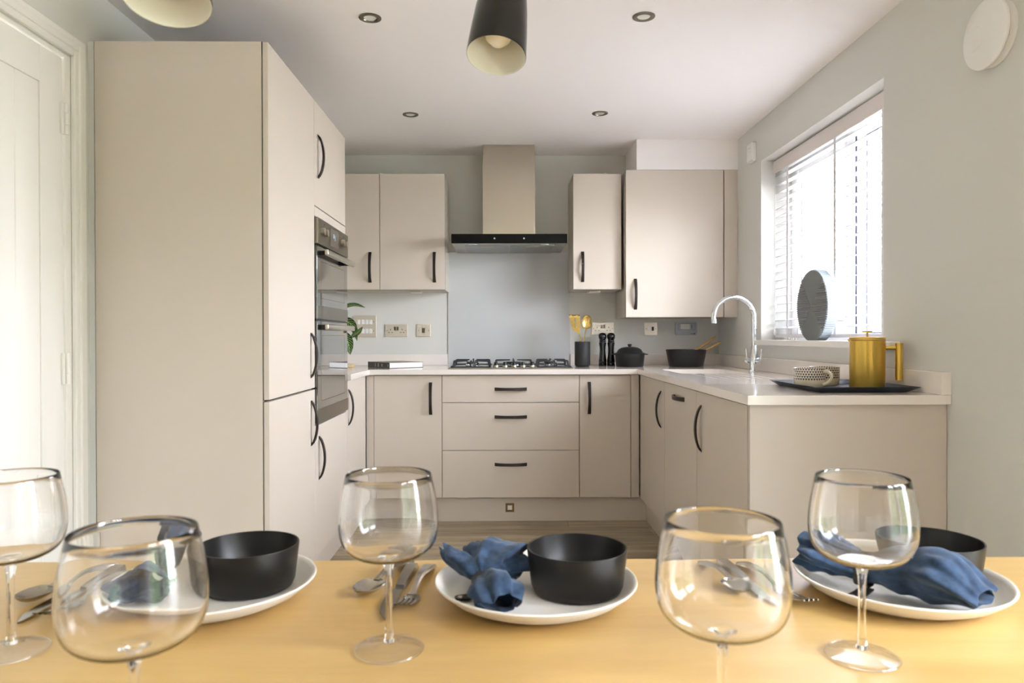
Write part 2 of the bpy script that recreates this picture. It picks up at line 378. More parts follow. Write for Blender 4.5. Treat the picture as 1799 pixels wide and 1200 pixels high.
# window sill, frame
sl = struct('trim_3', BX(1.385, 1.60, W0-.10+.0, W1+.04, 1.041, 1.0445, bev=.001), m_white)
bpy.data.objects.remove(sl)
bm = bmesh.new()
bx(bm, 1.392, XR, 2.602, 4.045, 1.041, 1.069, .004, 3)
bx(bm, XR-.001, 1.60, W0+.0005, W1-.0005, WZ0+.0005, 1.069)
struct('trim_3', bm, m_white)
wn = bpy.data.objects.new('window_1', None); C.objects.link(wn); wn.location = (1.6, W0, WZ0); ORG['window_1'] = Vector((1.6, W0, WZ0)); wn['kind'] = 'structure'
xa, xb = 1.60, 1.67
obj('window_frame', cells([W0+.001, W0+.055, 3.215, 3.285, W1-.055, W1-.001], [WZ0+.001, 1.10, 1.985, WZ1-.001], xa, xb,
    lambda a, b: not (1.10 < b < 1.985 and (W0+.055 < a < 3.215 or 3.285 < a < W1-.055)), 'x'), m_upvc, wn)
obj('sash', cells([3.28, 3.345, 3.895, 3.975], [1.095, 1.16, 1.925, 1.99], 1.585, 1.64, lambda a, b: not (3.345 < a < 3.895 and 1.16 < b < 1.925), 'x'), m_upvc, wn)
def gasket(y0, y1, z0, z1, x, t=.006):
    return cells([y0, y0+t, y1-t, y1], [z0, z0+t, z1-t, z1], x, x+.004, lambda a, b: not (y0+t < a < y1-t and z0+t < b < z1-t), 'x')
obj('gasket', gasket(3.275, 3.98, 1.09, 1.995, 1.594), m_gasket, wn)
obj('gasket', gasket(3.345, 3.895, 1.16, 1.925, 1.600), m_gasket, wn)
obj('gasket', gasket(W0+.055, 3.215, 1.10, 1.985, 1.612), m_gasket, wn)
obj('pane', BX(1.612, 1.616, 3.346, 3.894, 1.161, 1.924), m_wpane, wn)
obj('pane', BX(1.632, 1.636, W0+.056, 3.214, 1.101, 1.984), m_wpane, wn)
hb = bmesh.new(); bx(hb, 1.575, 1.585, 3.30, 3.325, 1.45, 1.52, .003); bx(hb, 1.555, 1.567, 3.302, 3.323, 1.38, 1.50, .004); bx(hb, 1.56, 1.58, 3.305, 3.32, 1.48, 1.50)
obj('window_handle', hb, m_upvc, wn)
obj('vent', BX(1.585, 1.60, 3.0, 3.2, 2.0, 2.02, bev=.003), m_upvc, wn)
# french doors on the same wall, beside the camera
fd = bpy.data.objects.new('door_2', None); C.objects.link(fd); fd.location = (1.6, 0, 0); ORG['door_2'] = Vector((1.6, 0, 0)); fd['kind'] = 'structure'
obj('frame', cells([-1.199, -1.14, .74, .799], [0, .03, 2.04, 2.099], 1.59, 1.67, lambda a, b: not (-1.14 < a < .74 and .03 < b < 2.04), 'x'), m_upvc, fd)
for (a, b) in ((-1.138, -.202), (-.198, .738)):
    lf = obj('leaf', cells([a, a+.085, b-.085, b], [.032, .14, 1.95, 2.038], 1.60, 1.66, lambda p, q, a=a, b=b: not (a+.085 < p < b-.085 and .14 < q < 1.95), 'x'), m_upvc, fd)
    obj('pane', BX(1.628, 1.632, a+.086, b-.086, .141, 1.949), m_wpane, lf)
    hh = bmesh.new(); yk = b-.04 if a < -1 else a+.04
    bx(hh, 1.588, 1.60, yk-.015, yk+.015, .95, 1.15, .004); cyl(hh, (1.59, yk, 1.08), (1.55, yk, 1.08), .008, n=12); cyl(hh, (1.55, yk, 1.08), (1.55, yk+(-.11 if a < -1 else .11), 1.08), .008, n=12)
    obj('door_handle', hh, m_chrome, lf, smooth=40)

# outside
tag(obj('bounce_paving', BX(1.72, 13, 1.5, 24, -.2, -.06), m_bounce), None, None, kind='structure')  # pale ground added to bounce daylight through the window onto the ceiling
tag(obj('lawn_strip', BX(1.72, 13, -20, 1.5, -.2, -.07), m_lawn), None, None, kind='structure')
tag(obj('lawn', BX(13, 60, -20, 60, -.2, -.08), m_lawn), None, None, kind='structure')
tag(obj('patio_slab', BX(1.72, 3.4, -3, 1.49, -.065, -.05), mat('grey_paving', srgb(150, 146, 140), .85)), None, None, kind='structure')
hb = bmesh.new(); bmesh.ops.create_grid(hb, x_segments=90, y_segments=24, size=.5)
for v in hb.verts:
    y_ = -7+v.co.x*13.5; z_ = .83+v.co.y*1.8; n_ = .10*math.sin(y_*9+z_*4)+.07*math.sin(y_*23-z_*17)+.05*math.sin(z_*31+y_*5)
    v.co = Vector((4.3+n_+.25*max(0, z_-1.2)**2, y_, z_+.05*math.sin(y_*6)))
bmesh.ops.solidify(hb, geom=hb.faces[:], thickness=-.6)
tag(obj('garden_hedge', hb, mat('hedge_leaves', srgb(94, 107, 80), .9, var=(18, .5)), org=(4.4, -7, -.07)), 'green garden hedge outside the glazed doors, seen only reflected in the glasses', 'hedge')
hs = thing('neighbour_house', (23, 26, -.1), 'overexposed pale brick neighbouring house seen through the blind slats', 'house')
obj('wall', BX(22.5, 31, 22, 36, -.1, 5.2), m_brick, hs)
rb = bmesh.new(); prism(rb, [(22.1, 5.2), (31.4, 5.2), (26.75, 8.0)], 'y', 21.8, 36.2); obj('roof', rb, m_roof, hs)
for (yy, zz) in ((24, .9), (28, .9), (32, .9), (24, 3.3), (28, 3.3), (32, 3.3)):
    wf = obj('window', cells([yy, yy+.08, yy+.7, yy+.78, yy+1.4, yy+1.48], [zz, zz+.08, zz+1.12, zz+1.2], 22.44, 22.52,
             lambda a, b, yy=yy, zz=zz: not (zz+.08 < b < zz+1.12 and (yy+.08 < a < yy+.7 or yy+.78 < a < yy+1.4)), 'x'), m_upvc, hs)
    for q in (0, .7): obj('pane', BX(22.46, 22.49, yy+.081+q, yy+.699+q, zz+.081, zz+1.119), m_pane, wf)

# ------------------------------------------------------------------ cabinets
def handle_mesh():
    """bow handle, 190 mm along z, foot at y=0, bow towards -y, strap 20 mm wide along x"""
    bm = bmesh.new(); L = .095; pts = []
    n = 18
    for i in range(n+1):
        t = -1+2*i/n; pts.append((-.027*(1-t*t)**.75 - .002*(1-abs(t)**8), t*L))
    inn = []
    for i in range(n+1):
        t = 1-2*i/n; inn.append((min(0, -.0205*max(0, 1-(t/.93)**2)**.8) if abs(t) < .93 else 0, t*L*.985))
    poly = pts+inn
    q = [(p[0], p[1]) for p in poly]
    # strips between the two arcs, narrow waist at the middle of the strap
    o = []; m = len(pts)
    for i in range(m):
        t = -1+2*i/(m-1); wd = .0098-.0016*(1-t*t)
        a = pts[i]; b = inn[m-1-i]
        o.append([bm.verts.new((-wd, a[0], a[1])), bm.verts.new((wd, a[0], a[1])), bm.verts.new((wd, b[0], b[1])), bm.verts.new((-wd, b[0], b[1]))])
    for a, b in zip(o, o[1:]):
        for k in range(4): bm.faces.new((a[k], a[(k+1) % 4], b[(k+1) % 4], b[k]))
    bm.faces.new(o[0]); bm.faces.new(o[-1][::-1])
    bmesh.ops.recalc_face_normals(bm, faces=bm.faces)
    bmesh.ops.bevel(bm, geom=[e for e in bm.edges if len(e.link_faces) == 2 and e.calc_face_angle(0) > .8], offset=.0012, segments=1, affect='EDGES')
    me = bpy.data.meshes.new('handle'); bm.to_mesh(me); bm.free(); me.materials.append(m_handle)
    me.polygons.foreach_set('use_smooth', [True]*len(me.polygons)); me.set_sharp_from_angle(angle=math.radians(35)); return me
HM = handle_mesh()
def handle(parent, loc, rot):
    o = bpy.data.objects.new('handle', HM); C.objects.link(o); o.parent = parent; o.location = Vector(loc)-ORG[parent.name]
    o.rotation_euler = rot; ORG[o.name] = Vector(loc); return o
RB = (0, 0, 0); RLft = (0, 0, PI/2); RRgt = (0, 0, -PI/2); RH = (0, PI/2, 0)
DT = .019; G = .0016; BV = .0012
def front_y(parent, name, x0, x1, z0, z1, y, hd=None, label=None):        # door facing the camera
    d = obj(name, BX(x0+G, x1-G, y, y+DT, z0+G, z1-G, bev=BV), m_cab, parent, label=label)
    obj('gap_shade_sheet', BX(x0+.0002, x1-.0002, y+DT+.0002, y+DT+.0014, z0+.0002, z1-.0002), m_gap, d)  # dark sheet: the shade in the gaps round the front, put in as colour
    if hd: handle(d, (hd[0], y, hd[1]), RH if len(hd) > 2 else RB)
    return d
def front_x(parent, name, y0, y1, z0, z1, x, side, hd=None, horiz=False):  # side +1: faces +x
    d = obj(name, BX(min(x, x-side*DT), max(x, x-side*DT), y0+G, y1-G, z0+G, z1-G, bev=BV), m_cab, parent)
    obj('gap_shade_sheet', BX(min(x-side*(DT+.0014), x-side*(DT+.0002)), max(x-side*(DT+.0014), x-side*(DT+.0002)), y0+.0002, y1-.0002, z0+.0002, z1-.0002), m_gap, d)  # same dark sheet, standing in for shade between side-facing fronts
    if hd:
        if horiz:
            h = handle(d, (x, hd[0], hd[1]), (0, 0, 0)); h.rotation_euler = (Matrix.Rotation(RLft[2] if side > 0 else RRgt[2], 4, 'Z') @ Matrix.Rotation(PI/2, 4, 'Y')).to_euler()
        else: handle(d, (x, hd[0], hd[1]), RLft if side > 0 else RRgt)
    return d
def carcass(parent, x0, x1, y0, y1, z0, z1):
    """open-fronted box of boards would be hidden: sides, top, bottom, back and a recessed dark inside"""
    return obj('carcass', BX(x0, x1, y0, y1, z0, z1, bev=.0008, seg=1), m_carc, parent)
XT = -.80; YN = 2.4828; HT = 2.0935
# tall larder unit with gable
t = thing('tall_larder_unit', (-1.1, 2.78, 0), 'tall beige larder cupboard nearest the table, with its full-height side panel', 'cupboard')
obj('side_panel', BX(-1.386, XT-.0215, YN, YN+.018, 0, HT, bev=BV), m_cab, t)
obj('scribe_strip', BX(-1.4095, -1.3892, YN+.003, YN+.016, 0, HT), m_wall, t)
obj('carcass', BX(-1.395, XT-.022, YN+.0185, 3.082, .15, HT-.001), m_gap, t)
front_x(t, 'door', YN-.001, 3.083, .8735, HT, XT, 1, (3.022, 1.013))
front_x(t, 'door', YN-.001, 3.083, .15, .8735-.004, XT, 1, (3.024, .731))
# oven housing
t = thing('oven_housing_unit', (-1.1, 3.38, 0), 'tall beige housing around the built-in oven, door above and below it', 'cupboard')
cb = bmesh.new(); bx(cb, -1.395, XT-.022, 3.083, 3.1, .15, HT-.001); bx(cb, -1.395, XT-.022, 3.664, 3.683, .15, HT-.001); bx(cb, -1.395, XT-.022, 3.1, 3.664, 1.62, HT-.001); bx(cb, -1.395, XT-.022, 3.1, 3.664, .15, .70)
bx(cb, -1.395, -1.38, 3.1, 3.664, .7, 1.62)
obj('carcass', cb, m_carc, t)
front_x(t, 'door', 3.083, 3.683, 1.6465, HT, XT, 1, (3.148, 1.868))
front_x(t, 'door', 3.083, 3.683, .15, .712, XT, 1, (3.148, .567))
obj('filler_panel', BX(XT-DT, XT, 3.083+G, 3.683-G, 1.6035, 1.6435, bev=BV), m_cab, t)
# double oven
t = thing('double_oven', (XT, 3.38, .716), 'built-in stainless and black glass double oven in the tall housing', 'oven')
y0, y1 = 3.088, 3.677; X0 = XT+.0
obj('body', BX(-1.36, X0-.004, 3.102, 3.662, .722, 1.596), m_dark, t)
fp = obj('control_panel', BX(X0-.003, X0+.014, y0, y1, 1.487, 1.599, bev=.002), m_fascia, t)
obj('display', BX(X0+.0135, X0+.0155, 3.30, 3.47, 1.503, 1.585, bev=.0005), mat('display_glass', srgb(58, 54, 46), .15, coat=.5), fp)
bm = bmesh.new()
for (a, b, z0_, z1_) in ((3.36, 3.378, 1.56, 1.562), (3.36, 3.362, 1.545, 1.562), (3.376, 3.378, 1.545, 1.562), (3.362, 3.376, 1.552, 1.554), (3.36, 3.378, 1.545, 1.547), (3.392, 3.396, 1.535, 1.56)):
    bx(bm, X0+.0155, X0+.0158, a, b, z0_, z1_)
obj('digits', bm, mat('display_digits', srgb(150, 180, 190), .5, emit=srgb(150, 190, 205), es=.8), fp)
for ky in (3.148, 3.205, 3.535, 3.59):
    kb = bmesh.new(); cyl(kb, (X0+.014, ky, 1.545), (X0+.03, ky, 1.545), .0165, .0155, n=28); kb2 = kb
    obj('knob', kb2, m_steel, fp, smooth=40)
for ky in (3.205, 3.59):
    kb = bmesh.new(); cyl(kb, (X0+.0138, ky-.01, 1.58), (X0+.0145, ky-.01, 1.58), .004, n=12); obj('mark', kb, m_dark, fp)
def oven_door(z0, z1, zs, hz):
    d = obj('oven_door', BX(X0-.003, X0+.010, y0, y1, z0, z1, bev=.002), m_oven, t)
    obj('steel_strip', BX(X0+.0095, X0+.012, y0, y1, zs[0], zs[1], bev=.0008), m_fascia, d)
    # inner window seen as a lighter frame
    obj('window_frame', cells([y0+.06, y0+.063, y1-.063, y1-.06], [zs[1]+.03, zs[1]+.033, z1-.063, z1-.06], X0+.0099, X0+.0103,
        lambda a, b: not (y0+.063 < a < y1-.063 and zs[1]+.033 < b < z1-.063), 'x'), m_fascia, d)
    h = bmesh.new(); bx(h, X0+.036, X0+.052, y0+.02, y1-.02, hz-.0125, hz+.0125, .004, 3)
    obj('handle', h, m_steel, d, smooth=40)
    for ya in (y0+.06, y1-.08): obj('handle_bracket', BX(X0+.008, X0+.037, ya, ya+.02, hz-.011, hz+.011, bev=.003), m_dark, d)
    return d
oven_door(1.166, 1.478, (1.168, 1.225), 1.452)
oven_door(.722, 1.158, (.722, .782), 1.132)
obj('vent_slot', BX(X0-.002, X0+.004, y0, y1, 1.158, 1.1665), m_glossblack, t)
# left base unit
t = thing('base_cupboard', (-1.1, 3.95, 0), 'beige base cupboard facing right between the oven and the left corner', 'cupboard', 'base cupboards')
carcass(t, -1.395, XT-.022, 3.685, 4.245, .15, .868); front_x(t, 'door', 3.684, 4.205, .15, .866, XT, 1, (3.742, .727))
obj('corner_post', BX(-.8, -.758, 4.2290, 4.2480, .15, .866, bev=BV), m_cab, t)
YBF = 4.2286
t = thing('base_cupboard', (-.56, 4.5, 0), 'beige base cupboard left of the drawers, vertical handle at its right', 'cupboard', 'base cupboards')
carcass(t, -.757, -.361, YBF+.022, 4.80, .15, .868); front_y(t, 'door', -.757, -.361, .15, .866, YBF, (-.427, .730))
t = thing('drawer_unit', (.04, 4.5, 0), 'beige three-drawer base unit under the gas hob', 'drawers')
carcass(t, -.3605, .4385, YBF+.022, 4.80, .15, .868)
for z0_, z1_, hz in ((.15, .427, .345), (.427, .7055, .622), (.7055, .866, .784)):
    front_y(t, 'drawer', -.361, .439, z0_, z1_, YBF, (.039, hz, 1))
t = thing('base_cupboard', (.59, 4.5, 0), 'narrow beige base cupboard right of the drawers, handle at its left', 'cupboard', 'base cupboards')
carcass(t, .4395, .7385, YBF+.022, 4.80, .15, .868); front_y(t, 'door', .439, .739, .15, .866, YBF, (.4965, .731))
obj('corner_post', BX(.7405, .788, YBF, YBF+.019, .15, .866, bev=BV), m_cab, t)
XRF = .789
t = thing('base_cupboard', (1.1, 3.9, 0), 'beige sink base cupboard facing left, farthest of the right run', 'cupboard', 'base cupboards')
cb = bmesh.new(); bx(cb, XRF+.022, 1.40, 3.562, 3.58, .15, .868); bx(cb, XRF+.022, 1.40, 4.225, 4.243, .15, .868); bx(cb, XRF+.022, 1.40, 3.58, 4.225, .15, .168); bx(cb, XRF+.022, XRF+.03, 3.58, 4.225, .6, .868)
obj('carcass', cb, m_carc, t)
front_x(t, 'door', 3.562, 4.2, .15, .866, XRF, -1, (3.641, .722))
t = thing('integrated_dishwasher', (1.1, 3.26, 0), 'beige panelled integrated dishwasher with a horizontal handle near its top', 'dishwasher')
obj('body', BX(XRF+.022, 1.37, 2.970, 3.560, .15, .868), m_dark, t)
front_x(t, 'door', 2.967, 3.562, .15, .866, XRF, -1, (3.26, .812), True)
t = thing('base_cupboard', (1.1, 2.65, 0), 'beige base cupboard facing left, nearest of the right run', 'cupboard', 'base cupboards')
carcass(t, XRF+.022, 1.38, 2.347, 2.966, .15, .868); front_x(t, 'door', 2.347, 2.967, .15, .866, XRF, -1, (2.898, .720))
tag(obj('end_panel', BX(XRF+.001, XR-.002, 2.3255, 2.3445, 0, .8685, bev=BV), m_cab, org=(1.1, 2.33, 0)), 'wide plain beige end panel closing the right run, facing the table', 'panel')
# plinths
tag(obj('plinth', BX(-.85, .84, 4.284, 4.30, .0005, .148, bev=.001), m_cab, org=(0, 4.29, 0)), 'beige plinth board below the drawers along the back run', 'plinth', 'plinths')
tag(obj('plinth', BX(-.866, -.85, 2.503, 4.2835, .0005, .148, bev=.001), m_cab, org=(-.86, 3.4, 0)), 'beige plinth board under the tall cupboards on the left', 'plinth', 'plinths')
tag(obj('plinth', BX(.84, .856, 2.3455, 4.2835, .0005, .148, bev=.001), m_cab, org=(.85, 3.3, 0)), 'beige plinth board under the right run', 'plinth', 'plinths')
pl = thing('plinth_light', (.033, 4.283, .08), 'small square brass plinth light below the drawers', 'light')
obj('frame', cells([.0075, .0195, .0465, .0585], [.0545, .067, .094, .106], 4.280, 4.2838, lambda a, b: not (.0195 < a < .0465 and .067 < b < .094), 'y'), mat('antique_brass', srgb(130, 108, 70), .4, .8), pl)
obj('lens', BX(.0196, .0464, 4.2822, 4.2838, .0671, .0939), m_switch, pl)

# wall units
YW = 4.4795; ZW = HT-.715
t = thing('wall_cupboard', (-.96, 4.65, 1.37), 'beige wall cupboard half hidden behind the tall oven housing', 'cupboard', 'wall cupboards')
carcass(t, -1.40, -.7635, YW+.021, YB-.001, ZW+.001, HT-.001)
front_y(t, 'door', -1.1625, -.7625, ZW, HT, YW, (-.822, 1.517)); obj('filler_panel', BX(-1.40, -1.164, YW, YW+DT, ZW, HT), m_cab, t)
t = thing('wall_cupboard', (-.56, 4.65, 1.37), 'beige wall cupboard immediately left of the extractor hood', 'cupboard', 'wall cupboards')
carcass(t, -.7625, -.3625, YW+.021, YB-.001, ZW+.001, HT-.001); front_y(t, 'door', -.7625, -.3615, ZW, HT, YW, (-.427, 1.517))
t = thing('wall_cupboard', (.577, 4.65, 1.37), 'narrow beige wall cupboard immediately right of the extractor hood', 'cupboard', 'wall cupboards')
carcass(t, .4275, .7245, YW+.021, YB-.001, ZW+.001, HT-.001); front_y(t, 'door', .427, .727, ZW, HT, YW, (.486, 1.519))
t = thing('boiler_cupboard', (1.08, 4.65, 1.2), 'large deep beige wall cupboard in the right corner under the boxing', 'cupboard')
carcass(t, .743, 1.342, 4.4227+.021, YB-.001, 1.2057, 2.1037); front_y(t, 'door', .7423, 1.3423, 1.2047, 2.1047, 4.4227, (.802, 1.347))
obj('filler_panel', BX(1.3465, XR-.001, 4.4255, 4.4445, 1.2047, 2.1047, bev=BV), m_cab, t); obj('filler_gap_shade', BX(1.3425, 1.346, 4.43, 4.5, 1.206, 2.1037), m_gap, t)  # the dark sliver beside the filler paints the shade of its joint
for xx, nm in ((-.56, 'left'), (.577, 'right')):
    tag(obj('under_cupboard_light', BX(xx-.035, xx+.035, 4.60, 4.70, ZW-.010, ZW+.0005, bev=.002), m_socket, org=(xx, 4.65, ZW-.01)),
        'slim metal light under the wall cupboard %s of the hood' % nm, 'light', 'under-cupboard lights')
for xx, nm in ((-.76, 'left pair of wall cupboards'), (.63, 'narrow wall cupboard right of the hood')):
    cb = bmesh.new(); cyl(cb, (xx, 4.5, HT), (xx, 4.5, HT+.006), .012, .009, n=16); bx(cb, xx-.02, xx-.005, 4.495, 4.505, HT, HT+.003)
    tag(obj('hinge_cover_cap', cb, m_switch, org=(xx, 4.5, HT), smooth=40), 'tiny white cap lying on top of the %s' % nm, 'cap')

# worktop
xsW = [XL+.002, -.775, -.355, .43, .776, .90, 1.245, XR-.002]; 
def slot(x): return x
ys_ = [2.3037, 3.66, 3.685, 4.19, 4.2, YB-.002]
def inW(x, y):
    if x < -.775: ok = y > 3.688
    elif x < .776: ok = y > 4.2
    else: ok = y > 2.3037
    return ok
sx0, sx1, sy0, sy1 = .90, 1.25, 3.67, 4.17
def cut(x, y):   # rounded sink cut-out
    if not (sx0 < x < sx1 and sy0 < y < sy1): return False
    r = .06; dx = max(sx0+r-x, x-(sx1-r), 0); dy = max(sy0+r-y, y-(sy1-r), 0)
    return dx*dx+dy*dy < r*r
def arc_steps(a, b, r=.06, n=5):
    return [a]+[a+r-r*math.cos(PI/2*i/n) for i in range(1, n+1)]+[b-r+r*math.sin(PI/2*i/n) for i in range(0, n)]+[b]
gx = [.955+.04*i for i in range(7)]
# straight-edged grid with an octagonal opening: build from polygons instead of steps
bm = cells(sorted(set([XL+.002, -.775, .776, sx0, sx1, XR-.002])), sorted(set([2.3037, 3.688, 4.2, sy0, sy1, YB-.002])), .87, .90,
           lambda x, y: inW(x, y) and not (sx0 < x < sx1 and sy0 < y < sy1))
# rounded corners of the opening
for cx_, cy_, a0 in ((sx0, sy0, PI), (sx1, sy0, -PI/2), (sx1, sy1, 0), (sx0, sy1, PI/2)):
    r = .055; ox = cx_+(r if cx_ == sx0 else -r); oy = cy_+(r if cy_ == sy0 else -r)
    poly = [(cx_, cy_)]+[(ox+r*math.cos(a0+PI/2*i/8), oy+r*math.sin(a0+PI/2*i/8)) for i in range(9)]
    b2 = bmesh.new(); prism(b2, poly, 'z', .87, .90); add(bm, b2)
bmesh.ops.remove_doubles(bm, verts=bm.verts, dist=1e-5)
wt = thing('worktop', (0, 4.5, .87), 'continuous white quartz worktop running round the whole U-shaped kitchen', 'worktop')
so = obj('slab', bm, m_quartz, wt)
md = so.modifiers.new('bev', 'BEVEL'); md.width = .0018; md.segments = 2; md.limit_method = 'ANGLE'; md.angle_limit = 1.2
bm = bmesh.new()
for i in range(6):
    xg = .95+.05*i; bx(bm, xg-.0025, xg+.0025, 3.22, 3.66, .8995, .9003, .0002, 1)
obj('drainer_groove', bm, mat('groove_shade', srgb(205, 198, 192), .3), wt)['kind'] = 'stuff'
# upstands
tag(obj('upstand', BX(XL+.001, -.371, YB-.018, YB-.0005, .9003, .975, bev=.0015), m_quartz, org=(-.9, 4.81, .9)), 'white quartz upstand on the back wall left of the glass splashback', 'upstand', 'worktop upstands')
tag(obj('upstand', BX(.440, XR-.002, YB-.018, YB-.0005, .9003, .973, bev=.0015), m_quartz, org=(.9, 4.81, .9)), 'white quartz upstand on the back wall behind the pans', 'upstand', 'worktop upstands')
tag(obj('upstand', BX(XR-.033, XR-.0005, 2.3037, YB-.0185, .9003, .973, bev=.0015), m_quartz, org=(1.41, 3.5, .9)), 'long white quartz upstand below the window on the right wall', 'upstand', 'worktop upstands')
# sink
sk = thing('sink', (1.075, 3.92, .70), 'white undermounted sink bowl in the right worktop beside the tap', 'sink')
bm = bmesh.new()
def rr(x0, x1, y0, y1, r, z, n=6):
    out = []
    for cx_, cy_, a0 in ((x1-r, y1-r, 0), (x0+r, y1-r, PI/2), (x0+r, y0+r, PI), (x1-r, y0+r, 1.5*PI)):
        for i in range(n+1): out.append((cx_+r*math.cos(a0+PI/2*i/n), cy_+r*math.sin(a0+PI/2*i/n), z))
    return out
L_ = [rr(sx0-.03, sx1+.03, sy0-.03, sy1+.03, .07, .8695), rr(sx0-.003, sx1+.003, sy0-.003, sy1+.003, .056, .8695), rr(sx0-.003, sx1+.003, sy0-.003, sy1+.003, .056, .85), rr(sx0+.012, sx1-.012, sy0+.012, sy1-.012, .06, .70), rr(sx0+.05, sx1-.05, sy0+.05, sy1-.05, .05, .69)]
L2 = [rr(sx0-.012, sx1+.012, sy0-.012, sy1+.012, .06, .68), rr(sx0-.012, sx1+.012, sy0-.012, sy1+.012, .06, .86), rr(sx0-.03, sx1+.03, sy0-.03, sy1+.03, .07, .86)]
LL = [[bm.verts.new(p) for p in l] for l in (L_[::-1]+L2[::-1])]
for a, b in zip(LL, LL[1:]):
    for i in range(len(a)): bm.faces.new((a[i], a[(i+1) % len(a)], b[(i+1) % len(a)], b[i]))
bm.faces.new(LL[0]); bm.faces.new(LL[-1]); bmesh.ops.recalc_face_normals(bm, faces=bm.faces)
obj('bowl', bm, m_sink, sk, smooth=35)
obj('drain', LA([(0, .004), (.025, .004), (.04, .006), (.044, .002), (.044, 0)], 1.075, 3.92, .69), m_chrome, sk, smooth=40)
# glass splashback
tag(obj('glass_splashback', BX(-.369, .438, 4.8125, 4.8195, .907, 1.650, bev=.001), m_splash, org=(.035, 4.815, .907)), 'pale grey glossy glass splashback between hob and hood', 'splashback')

# tap
t = thing('kitchen_tap', (1.312, 3.80, .9005), 'tall chrome swan-neck kitchen tap beside the sink', 'tap')
tx, ty = 1.312, 3.80
obj('body', LA([(0, 0), (.026, 0), (.026, .004), (.021, .006), (.021, .10), (.019, .103), (.017, .135), (.0145, .14), (0, .14)], tx, ty, .9005), m_chrome, t, smooth=40)
sp = [(tx, ty, 1.035), (tx, ty, 1.10), (tx, ty, 1.18)]; R_ = .107; dirv = Vector((-1, -.02, 0)).normalized()
for i in range(1, 17):
    a = PI*i/16*1.02; q = Vector((tx, ty, 1.187))+dirv*(R_-R_*math.cos(a))+Vector((0, 0, R_*math.sin(a))); sp.append(tuple(q))
sb = bmesh.new(); tube(sb, sp, .0125, 16); obj('spout', sb, m_chrome, t, smooth=50)
e = Vector(sp[-1]); sb = bmesh.new(); cyl(sb, e, e+Vector((.002, 0, -.022)), .0138, n=20); obj('aerator', sb, m_chrome, t, smooth=40)
for sgn in (-1, 1):
    sb = bmesh.new()
    cyl(sb, (tx, ty, .962), (tx+sgn*.012, ty-sgn*.036, .962), .011, n=16); cyl(sb, (tx+sgn*.012, ty-sgn*.034, .962), (tx+sgn*.018, ty-sgn*.054, .962), .016, n=24)
    cyl(sb, (tx+sgn*.017, ty-sgn*.05, .962), (tx+sgn*.022, ty-sgn*.056, 1.022), .0048, .0065, n=12)
    obj('lever', sb, m_chrome, t, smooth=40)

# ------------------------------------------------------------------ extractor hood
t = thing('extractor_hood', (.033, 4.6, 1.642), 'stainless steel chimney extractor hood with a black glass front', 'hood')
obj('canopy', BX(-.309, .375, 4.322, 4.811, 1.6425, 1.699, bev=.001), mat('hood_canopy_steel', srgb(170, 168, 160), .35, .9), t)
gp = obj('glass_front', BX(-.311, .377, 4.314, 4.3215, 1.6435, 1.699, bev=.001), m_glossblack, t)
for bxx in (-.055, .120):
    cb = bmesh.new(); cyl(cb, (bxx, 4.3142, 1.672), (bxx, 4.3132, 1.672), .005, n=16); obj('button', cb, m_grey, gp)
obj('chimney', BX(-.1315, .1965, 4.55, 4.811, 1.699, 2.168, bev=.0015), m_steel, t)
obj('chimney_top', BX(-.1295, .1945, 4.552, 4.811, 2.168, 2.289, bev=.0015), m_steel, t)
for (a, b) in ((-.235, .028), (.04, .305)):
    fb = obj('grease_filter', BX(a, b, 4.40, 4.80, 1.639, 1.6428, bev=.001), mat('filter_mesh', srgb(158, 160, 158), .4, .8, bump=(900, .5, .001)), t)
    obj('filter_grip', BX((a+b)/2-.04, (a+b)/2+.04, 4.44, 4.455, 1.637, 1.6395, bev=.001), m_steel, fb)
for xx in (-.185, .245):
    cb = bmesh.new(); cyl(cb, (xx, 4.36, 1.6385), (xx, 4.36, 1.6426), .024, n=24); obj('lamp', cb, m_lcd, t, smooth=40)

# ------------------------------------------------------------------ gas hob
t = thing('gas_hob', (.04, 4.5, .9005), 'five-burner stainless steel gas hob with black cast iron supports', 'hob')
hx0, hx1, hy0, hy1 = -.325, .408, 4.262, 4.775
obj('hob_plate', BX(hx0, hx1, hy0, hy1, .9003, .9065, bev=.002), m_steelhob, t)
for xx in (-.048, .006, .060, .114, .168):
    kb = bmesh.new(); lathe(kb, [(0, .0), (.0165, 0), (.017, .008), (.0155, .012), (0, .012)], xx, 4.33, .9066, 24); kn = obj('knob', kb, m_steel, t, smooth=40)
    kb = bmesh.new(); lathe(kb, [(0, .0118), (.0125, .012), (.011, .030), (.009, .032), (0, .032)], xx, 4.33, .9066, 20); bx(kb, xx-.0022, xx+.0022, 4.3165, 4.33, .921, .9395, .001)
    obj('knob_grip', kb, m_dark, kn, smooth=40)
def burner(x, y, r):
    b = obj('burner', LA([(0, 0), (r*1.15, 0), (r*1.15, .005), (r, .007), (r, .017), (r*.9, .019), (0, .019)], x, y, .9065), m_chrome, t, smooth=40)
    obj('burner_cap', LA([(0, .018), (r*.86, .018), (r*.9, .021), (r*.86, .0245), (0, .026)], x, y, .9065), m_iron, b, smooth=40)
for x_, y_, r_b in ((-.20, 4.42, .032), (-.20, 4.64, .042), (.06, 4.58, .055), (.285, 4.42, .042), (.285, 4.64, .032)): burner(x_, y_, r_b)
